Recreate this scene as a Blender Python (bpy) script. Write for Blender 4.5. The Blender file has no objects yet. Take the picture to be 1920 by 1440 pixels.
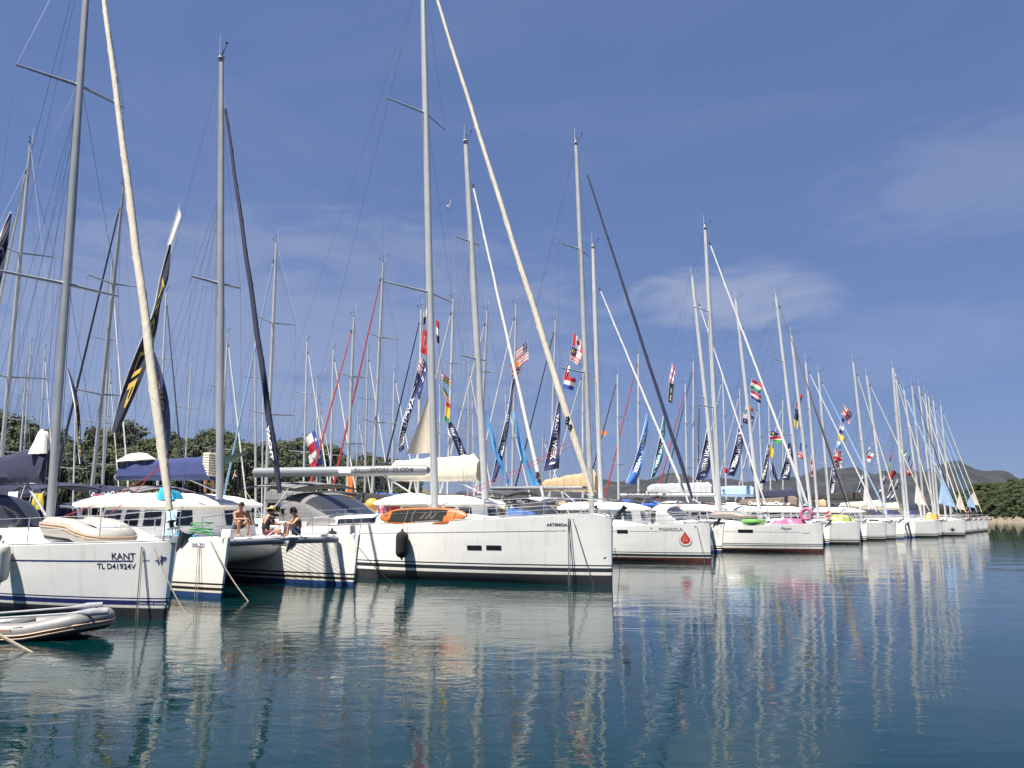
import bpy, math, random
from mathutils import Vector, Matrix, noise
R = math.radians
sc = bpy.context.scene
COL = sc.collection
random.seed(7)

# ------------------------------------------------------------------ camera, sky, sun, exposure
FPX, CAMH = 1560.0, 2.3
PITCH = math.atan(245 / FPX)
cam = bpy.data.cameras.new("camera")
cam.lens = 36 * FPX / 1920
cam.sensor_width = 36
cam.clip_start, cam.clip_end = 0.1, 30000
co = bpy.data.objects.new("camera", cam)
co.location = (0, 0, CAMH)
co.rotation_euler = (R(90) + PITCH, 0, 0)
COL.objects.link(co)
sc.camera = co

def ray(px, py):
    u, v = (px - 960) / FPX, (720 - py) / FPX
    c, s = math.cos(PITCH), math.sin(PITCH)
    return Vector((u, c - v * s, s + v * c))
def at(px, py, z=0.0):
    d = ray(px, py)
    return Vector((0, 0, CAMH)) + d * ((z - CAMH) / d.z)
def atd(px, py, dist):                      # a point at a given forward distance
    d = ray(px, py)
    return Vector((0, 0, CAMH)) + d * (dist / d.y)
AX, RX = Vector((0.8, -0.6)), Vector((0.6, 0.8))   # the way the bows point; the way the rows run
def onr(rv, px, py=965):
    d = ray(px, py); d2 = Vector((d.x, d.y)); return Vector((0, 0, CAMH)) + d * (rv / d2.dot(RX))
def ona(av, px, py=965):
    d = ray(px, py); d2 = Vector((d.x, d.y)); return Vector((0, 0, CAMH)) + d * (av / d2.dot(AX))
def ar(p): return Vector((p[0], p[1])).dot(AX), Vector((p[0], p[1])).dot(RX)
def AR(a, r, z=0.0):
    q = AX * a + RX * r
    return Vector((q.x, q.y, z))
YAW = math.atan2(-0.6, 0.8)

SUN_EL = R(65)
sh = Vector((-0.80, -0.60)).normalized()
SUN = Vector((sh.x * math.cos(SUN_EL), sh.y * math.cos(SUN_EL), math.sin(SUN_EL)))
sl = bpy.data.lights.new("sun", 'SUN')
sl.energy, sl.angle, sl.color = 5.0, R(0.53), (1.0, 0.94, 0.84)
so = bpy.data.objects.new("sun", sl)
so.rotation_euler = (-SUN).to_track_quat('-Z', 'Y').to_euler()
so.location = SUN * 200
COL.objects.link(so)

w = bpy.data.worlds.new("World"); sc.world = w; w.use_nodes = True
nt = w.node_tree; N = nt.nodes; LK = nt.links; N.clear()
out = N.new('ShaderNodeOutputWorld'); bg = N.new('ShaderNodeBackground'); sky = N.new('ShaderNodeTexSky')
sky.sky_type = 'NISHITA'; sky.sun_disc = False; sky.sun_elevation = SUN_EL
sky.sun_rotation = math.atan2(SUN.x, SUN.y)
sky.altitude = 0; sky.air_density = 1.0; sky.dust_density = 0.5; sky.ozone_density = 6.0
bg.inputs['Strength'].default_value = 0.063
tc = N.new('ShaderNodeTexCoord')
def wn(t, **k):
    n = N.new(t)
    for a, b in k.items(): setattr(n, a, b)
    return n
def wmath(op, a, b=None, clamp=False):
    n = wn('ShaderNodeMath', operation=op, use_clamp=clamp)
    for i, x in enumerate((a, b)):
        if x is None: continue
        if isinstance(x, (int, float)): n.inputs[i].default_value = x
        else: LK.new(x, n.inputs[i])
    return n.outputs[0]
def smooth(x, lo, hi):
    n = wn('ShaderNodeMapRange', interpolation_type='SMOOTHSTEP')
    LK.new(x, n.inputs['Value']); n.inputs['From Min'].default_value = lo; n.inputs['From Max'].default_value = hi
    return n.outputs[0]
# thin high cloud: stretched noise over the sky's direction, thicker towards the right of the bay
mp = wn('ShaderNodeMapping'); mp.inputs['Scale'].default_value = (2.2, 2.2, 9.0); mp.inputs['Rotation'].default_value = (0.12, 0.2, 0.5)
LK.new(tc.outputs['Generated'], mp.inputs['Vector'])
nz = wn('ShaderNodeTexNoise'); nz.inputs['Scale'].default_value = 1.0; nz.inputs['Detail'].default_value = 7; nz.inputs['Roughness'].default_value = 0.55; nz.inputs['Distortion'].default_value = 0.6
LK.new(mp.outputs[0], nz.inputs['Vector'])
veil = smooth(nz.outputs['Fac'], 0.45, 0.78)
mp2 = wn('ShaderNodeMapping'); mp2.inputs['Scale'].default_value = (7, 7, 26); mp2.inputs['Rotation'].default_value = (0.05, 0.16, 0.4)
LK.new(tc.outputs['Generated'], mp2.inputs['Vector'])
nz2 = wn('ShaderNodeTexNoise'); nz2.inputs['Scale'].default_value = 1.0; nz2.inputs['Detail'].default_value = 9; nz2.inputs['Roughness'].default_value = 0.62; nz2.inputs['Distortion'].default_value = 1.2
LK.new(mp2.outputs[0], nz2.inputs['Vector'])
def blob(px, py, sx, sy):                    # a soft cloud that stands at one bearing and height in the sky
    d = ray(px, py).normalized()
    e1 = d.cross(Vector((0, 0, 1))).normalized(); e2 = e1.cross(d).normalized()
    def dot(v):
        n = wn('ShaderNodeVectorMath', operation='DOT_PRODUCT'); LK.new(tc.outputs['Generated'], n.inputs[0]); n.inputs[1].default_value = v
        return n.outputs['Value']
    q = wmath('ADD', wmath('POWER', wmath('ABSOLUTE', wmath('DIVIDE', dot(e1), sx)), 2.0), wmath('POWER', wmath('ABSOLUTE', wmath('DIVIDE', dot(e2), sy)), 2.0))
    q = wmath('ADD', q, wmath('ADD', wmath('MULTIPLY', wmath('SUBTRACT', nz.outputs['Fac'], 0.5), 2.4), wmath('MULTIPLY', wmath('SUBTRACT', nz2.outputs['Fac'], 0.5), 2.6)))
    inv = wmath('SUBTRACT', 1.0, q)
    fr = smooth(dot(d), 0.2, 0.5)
    return wmath('MULTIPLY', smooth(inv, -0.25, 1.1), fr)
c1 = wmath('MULTIPLY', blob(1375, 560, 0.13, 0.045), 0.36)
c2 = wmath('MULTIPLY', blob(1880, 325, 0.19, 0.07), 0.15)
c3 = wmath('MULTIPLY', blob(1700, 640, 0.22, 0.05), 0.10)
c4 = wmath('MULTIPLY', blob(520, 640, 0.46, 0.17), 0.24)
cv = wmath('ADD', wmath('ADD', wmath('ADD', c1, c2), wmath('ADD', c3, c4)), wmath('MULTIPLY', veil, 0.06), True)
gm = wn('ShaderNodeGamma'); gm.inputs['Gamma'].default_value = 0.42; LK.new(sky.outputs[0], gm.inputs['Color'])
tint = wn('ShaderNodeMix', data_type='RGBA', blend_type='MULTIPLY'); tint.inputs['Factor'].default_value = 1.0
LK.new(gm.outputs[0], tint.inputs['A']); tint.inputs['B'].default_value = (0.76, 0.96, 1.56, 1)
mx = wn('ShaderNodeMix', data_type='RGBA')
LK.new(cv, mx.inputs['Factor']); LK.new(tint.outputs['Result'], mx.inputs['A']); mx.inputs['B'].default_value = (3.5, 3.7, 4.3, 1)
LK.new(mx.outputs['Result'], bg.inputs['Color']); LK.new(bg.outputs[0], out.inputs['Surface'])
sc.view_settings.view_transform = 'Standard'; sc.view_settings.look = 'None'
sc.view_settings.gamma = 1.0; sc.view_settings.use_curve_mapping = False
sc.view_settings.exposure = 1.4
sc.render.engine = 'CYCLES'
sc.cycles.use_denoising = True
sc.cycles.max_bounces = 6; sc.cycles.glossy_bounces = 3; sc.cycles.diffuse_bounces = 2
sc.cycles.caustics_reflective = False; sc.cycles.caustics_refractive = False

# ------------------------------------------------------------------ materials
MATS = {}
def mat(name, col, rough=0.5, metal=0.0, var=0.0, vscale=4.0, bump=0.0, bscale=20.0, coat=0.0, stretch=(1, 1, 1), trans=0.0, alpha=1.0):
    if name in MATS: return MATS[name]
    m = bpy.data.materials.new(name); m.use_nodes = True
    t = m.node_tree; b = t.nodes['Principled BSDF']
    b.inputs['Base Color'].default_value = (*col, 1); b.inputs['Roughness'].default_value = rough; b.inputs['Metallic'].default_value = metal
    b.inputs['Coat Weight'].default_value = coat; b.inputs['Coat Roughness'].default_value = 0.08
    b.inputs['Transmission Weight'].default_value = trans; b.inputs['Alpha'].default_value = alpha
    if var or bump:
        c = t.nodes.new('ShaderNodeTexCoord'); mpn = t.nodes.new('ShaderNodeMapping'); mpn.inputs['Scale'].default_value = stretch
        t.links.new(c.outputs['Object'], mpn.inputs['Vector'])
    if var:
        n = t.nodes.new('ShaderNodeTexNoise'); n.inputs['Scale'].default_value = vscale; n.inputs['Detail'].default_value = 5
        t.links.new(mpn.outputs[0], n.inputs['Vector'])
        r = t.nodes.new('ShaderNodeValToRGB')
        r.color_ramp.elements[0].position = 0.3; r.color_ramp.elements[1].position = 0.7
        r.color_ramp.elements[0].color = (*[max(0, x * (1 - var)) for x in col], 1); r.color_ramp.elements[1].color = (*[min(1, x * (1 + var * 0.6)) for x in col], 1)
        t.links.new(n.outputs['Fac'], r.inputs['Fac']); t.links.new(r.outputs[0], b.inputs['Base Color'])
    if bump:
        n2 = t.nodes.new('ShaderNodeTexNoise'); n2.inputs['Scale'].default_value = bscale; n2.inputs['Detail'].default_value = 4
        t.links.new(mpn.outputs[0], n2.inputs['Vector'])
        bp = t.nodes.new('ShaderNodeBump'); bp.inputs['Strength'].default_value = 1.0; bp.inputs['Distance'].default_value = bump
        t.links.new(n2.outputs['Fac'], bp.inputs['Height']); t.links.new(bp.outputs[0], b.inputs['Normal'])
    MATS[name] = m
    return m
GEL = mat('gelcoat', (0.80, 0.785, 0.745), 0.22, var=0.05, vscale=1.3, coat=0.3, stretch=(0.6, 1, 2.5))
def weather_gel():
    t = GEL.node_tree; b = t.nodes['Principled BSDF']; src = b.inputs['Base Color'].links[0].from_socket
    c = t.nodes.new('ShaderNodeTexCoord'); m_ = t.nodes.new('ShaderNodeMapping'); m_.inputs['Scale'].default_value = (3.2, 3.2, .35); t.links.new(c.outputs['Object'], m_.inputs['Vector'])
    n_ = t.nodes.new('ShaderNodeTexNoise'); n_.inputs['Scale'].default_value = 1.6; n_.inputs['Detail'].default_value = 6; n_.inputs['Roughness'].default_value = .65; t.links.new(m_.outputs[0], n_.inputs['Vector'])
    r_ = t.nodes.new('ShaderNodeMapRange'); r_.inputs['From Min'].default_value = .52; r_.inputs['From Max'].default_value = .8; r_.inputs['To Max'].default_value = .42; t.links.new(n_.outputs['Fac'], r_.inputs['Value'])
    x1 = t.nodes.new('ShaderNodeMix'); x1.data_type = 'RGBA'; t.links.new(r_.outputs[0], x1.inputs['Factor']); t.links.new(src, x1.inputs['A']); x1.inputs['B'].default_value = (.50, .46, .38, 1)
    sx = t.nodes.new('ShaderNodeSeparateXYZ'); t.links.new(c.outputs['Object'], sx.inputs[0])
    a_ = t.nodes.new('ShaderNodeMath'); a_.operation = 'MULTIPLY_ADD'; t.links.new(n_.outputs['Fac'], a_.inputs[0]); a_.inputs[1].default_value = -.55; t.links.new(sx.outputs['Z'], a_.inputs[2])
    r2 = t.nodes.new('ShaderNodeMapRange'); r2.inputs['From Min'].default_value = .18; r2.inputs['From Max'].default_value = -.05; r2.inputs['To Max'].default_value = .45; t.links.new(a_.outputs[0], r2.inputs['Value'])
    x2 = t.nodes.new('ShaderNodeMix'); x2.data_type = 'RGBA'; t.links.new(r2.outputs[0], x2.inputs['Factor']); t.links.new(x1.outputs['Result'], x2.inputs['A']); x2.inputs['B'].default_value = (.52, .47, .33, 1)
    t.links.new(x2.outputs['Result'], b.inputs['Base Color'])
weather_gel()
DECK = mat('deck_white', (0.78, 0.77, 0.74), 0.55, var=0.06, vscale=3)
TEAK = mat('teak', (0.30, 0.20, 0.12), 0.7, var=0.25, vscale=8, stretch=(0.3, 4, 1))
NAVYG = mat('navy_stripe', (0.022, 0.025, 0.12), 0.3)
DARKG = mat('charcoal_stripe', (0.03, 0.034, 0.04), 0.3)
BROWNS = mat('brown_stripe', (0.022, 0.016, 0.014), 0.35)
AF_BLK = mat('antifoul_black', (0.024, 0.026, 0.03), 0.6, var=0.3, vscale=3)
AF_BLU = mat('antifoul_blue', (0.012, 0.045, 0.16), 0.6, var=0.3, vscale=3)
AF_RED = mat('antifoul_red', (0.10, 0.025, 0.02), 0.6, var=0.3, vscale=3)
ALU = mat('mast_grey', (0.35, 0.36, 0.37), 0.40, 0.15, var=0.1, vscale=1.5)
ALUD = mat('mast_dark', (0.29, 0.30, 0.31), 0.36, 0.3, var=0.12, vscale=1.5)
BOOMG = mat('boom_grey', (0.17, 0.185, 0.20), 0.45, 0.1, var=0.12, vscale=1.5)
ALUW = mat('mast_white', (0.43, 0.44, 0.45), 0.35, 0.1, var=0.06, vscale=1.5)
STEEL = mat('stainless', (0.62, 0.63, 0.64), 0.22, 0.9)
WIRE = mat('wire', (0.16, 0.17, 0.19), 0.4, 0.5)
WIREW = mat('white_line', (0.62, 0.62, 0.6), 0.7)
BLACK = mat('black_rubber', (0.012, 0.012, 0.013), 0.6)
PLAST = mat('black_plastic', (0.02, 0.02, 0.022), 0.35)
GLASS = mat('tinted_window', (0.012, 0.013, 0.016), 0.06, coat=0.5)
CLEAR = mat('clear_vinyl', (0.03, 0.033, 0.04), 0.12, coat=0.4)
CREAM = mat('sail_cream', (0.47, 0.43, 0.355), 0.85, var=0.10, vscale=3, bump=0.02, bscale=9, stretch=(1, 1, 0.35))
WHITES = mat('sail_white', (0.53, 0.525, 0.50), 0.85, var=0.06, vscale=3, bump=0.015, bscale=9, stretch=(1, 1, 0.35))
NAVY = mat('canvas_navy', (0.011, 0.014, 0.045), 0.85, var=0.2, vscale=5, bump=0.02, bscale=6)
BLUEC = mat('canvas_blue', (0.016, 0.028, 0.11), 0.85, var=0.15, vscale=5, bump=0.02, bscale=6)
ROYAL = mat('canvas_royal', (0.02, 0.10, 0.42), 0.8, var=0.15, vscale=5, bump=0.02, bscale=6)
LBLUE = mat('canvas_lightblue', (0.24, 0.36, 0.54), 0.85, var=0.1, vscale=5, bump=0.02, bscale=6)
GREYC = mat('canvas_grey', (0.12, 0.12, 0.125), 0.85, var=0.12, vscale=5, bump=0.015, bscale=6)
LGREY = mat('canvas_palegrey', (0.30, 0.32, 0.34), 0.85, var=0.1, vscale=5, bump=0.02, bscale=6)
BLKC = mat('canvas_black', (0.018, 0.018, 0.02), 0.85, var=0.2, vscale=5, bump=0.015, bscale=6)
TANC = mat('canvas_tan', (0.36, 0.265, 0.155), 0.85, var=0.12, vscale=5, bump=0.02, bscale=6)
BRNC = mat('canvas_brown', (0.13, 0.10, 0.08), 0.85, var=0.12, vscale=5, bump=0.02, bscale=6)
REDC = mat('canvas_red', (0.42, 0.025, 0.035), 0.8, var=0.15, vscale=5, bump=0.015, bscale=6)
ORRED = mat('canvas_orange_red', (0.50, 0.07, 0.04), 0.8, var=0.15, vscale=5)
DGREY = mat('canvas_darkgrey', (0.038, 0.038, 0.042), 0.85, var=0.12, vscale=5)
ROPE = mat('rope', (0.25, 0.22, 0.17), 0.9, var=0.3, vscale=30)
ROPED = mat('rope_dark', (0.10, 0.10, 0.095), 0.9, var=0.3, vscale=30)
HYPAL = mat('inflatable_grey', (0.26, 0.25, 0.23), 0.55, var=0.1, vscale=4, bump=0.01, bscale=3)
HYPALB = mat('inflatable_bluegrey', (0.145, 0.145, 0.145), 0.5, var=0.08, vscale=4, bump=0.008, bscale=3)
TANSTR = mat('rubbing_strake', (0.36, 0.25, 0.17), 0.6)
GALV = mat('galvanised', (0.36, 0.36, 0.37), 0.45, 0.7, var=0.2, vscale=20)
INK = mat('ink_dark', (0.02, 0.022, 0.03), 0.5)
INKG = mat('ink_grey', (0.20, 0.22, 0.23), 0.5)
INKW = mat('ink_white', (0.78, 0.78, 0.76), 0.6)
LINEG = mat('line_grey', (0.25, 0.25, 0.25), 0.5)

# ------------------------------------------------------------------ mesh helpers
class MB:
    def __init__(s): s.v, s.f, s.m = [], [], []
    def add(s, vs, fs, mi=0):
        o = len(s.v); s.v += [tuple(x) for x in vs]; s.f += [tuple(i + o for i in f) for f in fs]; s.m += [mi] * len(fs); return s
    def box(s, c, d, mi=0, rz=0.0, ry=0.0):
        M = Matrix.Rotation(rz, 3, 'Z') @ Matrix.Rotation(ry, 3, 'Y'); c = Vector(c)
        vs = [c + M @ Vector((x * d[0] / 2, y * d[1] / 2, z * d[2] / 2)) for x in (-1, 1) for y in (-1, 1) for z in (-1, 1)]
        return s.add(vs, [(0, 1, 3, 2), (4, 6, 7, 5), (0, 4, 5, 1), (2, 3, 7, 6), (0, 2, 6, 4), (1, 5, 7, 3)], mi)
    def loft(s, rings, closed=True, mi=0, cap=True, mis=None):
        n = len(rings[0]); vs = [p for r in rings for p in r]; o = len(s.v); s.v += [tuple(x) for x in vs]
        for i in range(len(rings) - 1):
            for j in range(n if closed else n - 1):
                k = (j + 1) % n
                s.f.append((o + i * n + j, o + i * n + k, o + (i + 1) * n + k, o + (i + 1) * n + j)); s.m.append(mis[j] if mis else mi)
        if cap and closed:
            s.f.append(tuple(o + j for j in reversed(range(n)))); s.f.append(tuple(o + (len(rings) - 1) * n + j for j in range(n))); s.m += [mi, mi]
        return s
    def tube(s, pts, r, n=8, mi=0, cap=True, flat=1.0):
        pts = [Vector(p) for p in pts]; L = len(pts)
        rs = [r] * L if isinstance(r, (int, float)) else r
        up = None; rings = []
        for i, p in enumerate(pts):
            t = (pts[min(i + 1, L - 1)] - pts[max(i - 1, 0)])
            t = t.normalized() if t.length > 1e-9 else Vector((0, 0, 1))
            if up is None:
                up = Vector((0, 0, 1)) if abs(t.z) < 0.9 else Vector((1, 0, 0))
            e1 = up - t * up.dot(t)
            if e1.length < 1e-6: e1 = Vector((0, 1, 0)) - t * t.y
            e1.normalize(); e2 = t.cross(e1); up = e1
            rings.append([p + e1 * (math.cos(2 * math.pi * k / n) * rs[i]) + e2 * (math.sin(2 * math.pi * k / n) * rs[i] * flat) for k in range(n)])
        return s.loft(rings, True, mi, cap)
    def ball(s, c, rad, nu=12, nv=8, mi=0):
        c = Vector(c); rx, ry, rz = (rad, rad, rad) if isinstance(rad, (int, float)) else rad
        rings = []
        for i in range(1, nv):
            th = math.pi * i / nv
            rings.append([c + Vector((rx * math.sin(th) * math.cos(2 * math.pi * k / nu), ry * math.sin(th) * math.sin(2 * math.pi * k / nu), -rz * math.cos(th))) for k in range(nu)])
        return s.loft(rings, True, mi, True)
    def grid(s, fn, nu, nv, mi=0, mifn=None):
        o = len(s.v)
        for i in range(nu + 1):
            for j in range(nv + 1): s.v.append(tuple(fn(i / nu, j / nv)))
        for i in range(nu):
            for j in range(nv):
                q = o + i * (nv + 1) + j
                s.f.append((q, q + nv + 1, q + nv + 2, q + 1)); s.m.append(mifn((i + .5) / nu, (j + .5) / nv) if mifn else mi)
        return s
    def build(s, name, mats, parent=None, smooth=True, ang=35):
        me = bpy.data.meshes.new(name); me.from_pydata(s.v, [], s.f)
        if not isinstance(mats, (list, tuple)): mats = [mats]
        for m in mats: me.materials.append(m)
        if len(mats) > 1: me.polygons.foreach_set('material_index', s.m)
        if smooth:
            me.polygons.foreach_set('use_smooth', [True] * len(s.f)); me.set_sharp_from_angle(angle=R(ang))
        me.update()
        o = bpy.data.objects.new(name, me); COL.objects.link(o)
        if parent: o.parent = parent
        return o
def tag(o, label=None, cat=None, group=None, kind=None):
    for k, v in (('label', label), ('category', cat), ('group', group), ('kind', kind)):
        if v: o[k] = v
    return o
def thing(name, label, cat, loc=(0, 0, 0), rz=0.0, group=None):
    o = bpy.data.objects.new(name, None); o.location = loc; o.rotation_euler = (0, 0, rz); o.empty_display_size = 0.3
    COL.objects.link(o); return tag(o, label, cat, group)
def text_mesh(s, size, space=1.0, shear=0.0, bold=0.016):
    c = bpy.data.curves.new('tmp', 'FONT'); c.body = s; c.size = size; c.space_character = space; c.shear = shear; c.resolution_u = 3; c.offset = bold
    o = bpy.data.objects.new('tmp', c); COL.objects.link(o)
    dg = bpy.context.evaluated_depsgraph_get(); dg.update()
    me = bpy.data.meshes.new_from_object(o.evaluated_get(dg))
    vs = [v.co.copy() for v in me.vertices]; fs = [tuple(p.vertices) for p in me.polygons]
    bpy.data.objects.remove(o); bpy.data.curves.remove(c); bpy.data.meshes.remove(me)
    x0 = min(v.x for v in vs); x1 = max(v.x for v in vs)
    return [Vector((v.x - x0, v.y, 0)) for v in vs], fs, x1 - x0
def lettering(s, size, fn, material, parent, name='lettering', space=1.0, shear=0.0, width=None, center=False, bold=.016):
    vs, fs, wd = text_mesh(s, size, space, shear, bold)
    k = width / wd if width else 1.0
    off = wd * k / 2 if center else 0
    b = MB(); b.add([fn(v.x * k - off, v.y * k) for v in vs], fs)
    return b.build(name, material, parent, smooth=False)
def sstep(x, a, b):
    t = max(0, min(1, (x - a) / (b - a))); return t * t * (3 - 2 * t)
def lerp(a, b, t): return a + (b - a) * t

# ------------------------------------------------------------------ hulls
class Hull:
    def __init__(s, L, B, fb, fs, yc=0.0, stem=0.16, full=2.2, wl=0.92, sternw=0.86, depth=0.45, drop=0.0):
        s.drop = drop
        s.L, s.B, s.fb, s.fs, s.yc, s.stem, s.full, s.wl, s.sternw, s.depth = L, B, fb, fs, yc, stem, full, wl, sternw, depth
    def sheer(s, t): return lerp(s.fb, s.fs, 1 - (1 - t) ** 1.6) - s.drop * max(0.0, 1 - t / .028) ** 1.4
    def bd(s, t):
        q = min(t / 0.56, 1.0); b = (1 - (1 - q) ** s.full) ** 0.85
        if t > 0.56: b *= lerp(1, s.sternw, ((t - 0.56) / 0.44) ** 1.6)
        return 0.045 + (s.B / 2 - 0.045) * b
    def half(s, t, z):
        d = s.bd(t); k = lerp(s.wl - 0.22, s.wl + 0.06, min(1, t / 0.5)); wlb = 0.03 + (d - 0.045) * k
        if z >= 0:
            q = min(1, z / s.sheer(t)); return wlb + (d - wlb) * q ** 0.75
        q = min(1, -z / s.depth); return max(0.012, wlb * (1 - q ** 2.2) ** 0.5 if q < 1 else 0.012)
    def x(s, t, z): return -t * s.L - s.stem * (1 - max(-0.6, z / s.fb)) * (1 - t) ** 4
    def surf(s, x, z, side=-1, off=0.006):
        t = min(1, max(0, -x / s.L))
        for _ in range(5): t = min(1, max(0, (-x - s.stem * (1 - max(-.6, z / s.fb)) * (1 - t) ** 4) / s.L))
        return Vector((x, s.yc + side * (s.half(t, z) + off), z))
    def mesh(s, name, parent, af, afh, stripes, ns=34, top=9, hullmat=None):
        # stripes: (z0, z1, material)
        lv = [(-s.depth, af), (-s.depth * 0.6, af), (0, af)]
        cur = afh; mats = [hullmat or GEL, af]; zs = [-s.depth, -s.depth * 0.55, 0.0, afh]; mi = [1, 1, 1]
        for z0, z1, m in stripes:
            if m not in mats: mats.append(m)
            zs.append(z0); mi.append(0); zs.append(z1); mi.append(mats.index(m)); cur = z1
        ts = [0, 0.004, 0.015] + [0.03 + 0.97 * (i / ns) ** 1.15 for i in range(ns + 1)]
        b = MB(); fr = [(k + 1) / top for k in range(top)]
        for side in (-1, 1):
            rings = []
            for t in ts:
                shz = s.sheer(t); zz = zs + [lerp(cur, shz, f) for f in fr]
                rings.append([(s.x(t, z), s.yc + side * s.half(t, z), z) for z in zz])
            mis = mi + [0] * top
            if side == 1: rings = rings[::-1]
            b.loft(rings, False, 0, False, mis)
            n = len(rings[0])
            if side == -1: last, first = rings[-1], rings[0]
            else: last2, first2 = rings[0], rings[-1]
        for i in range(len(last) - 1):      # transom and stem closing
            b.add([last[i], last2[i], last2[i + 1], last[i + 1]], [(0, 1, 2, 3)], mis[i])
            b.add([first[i], first2[i], first2[i + 1], first[i + 1]], [(3, 2, 1, 0)], mis[i])
        return b.build(name, mats, parent, ang=50)
    def deck(s, name, parent, m, camber=0.06, ns=24):
        b = MB()
        def fn(u, v):
            t = u ** 1.2; z = s.sheer(t); h = s.half(t, z); q = v * 2 - 1
            return (s.x(t, z), s.yc + q * h, z + camber * (1 - q * q) * min(1, t * 6))
        b.grid(fn, ns, 8); return b.build(name, m, parent)
    def strip(s, x0, x1, zf, wdt, side=-1, n=40, off=0.004):
        b = MB(); b.grid(lambda u, v: s.surf(lerp(x0, x1, u), zf(u) + (v - .5) * wdt, side, off), n, 1); return b
    def rail(s, side, t0, t1, n=26, up=0.03, inset=0.03):
        o = []
        for i in range(n + 1):
            t = lerp(t0, t1, i / n); z = s.sheer(t); o.append(Vector((s.x(t, z), s.yc + side * (s.half(t, z) - inset), z + up)))
        return o

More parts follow.
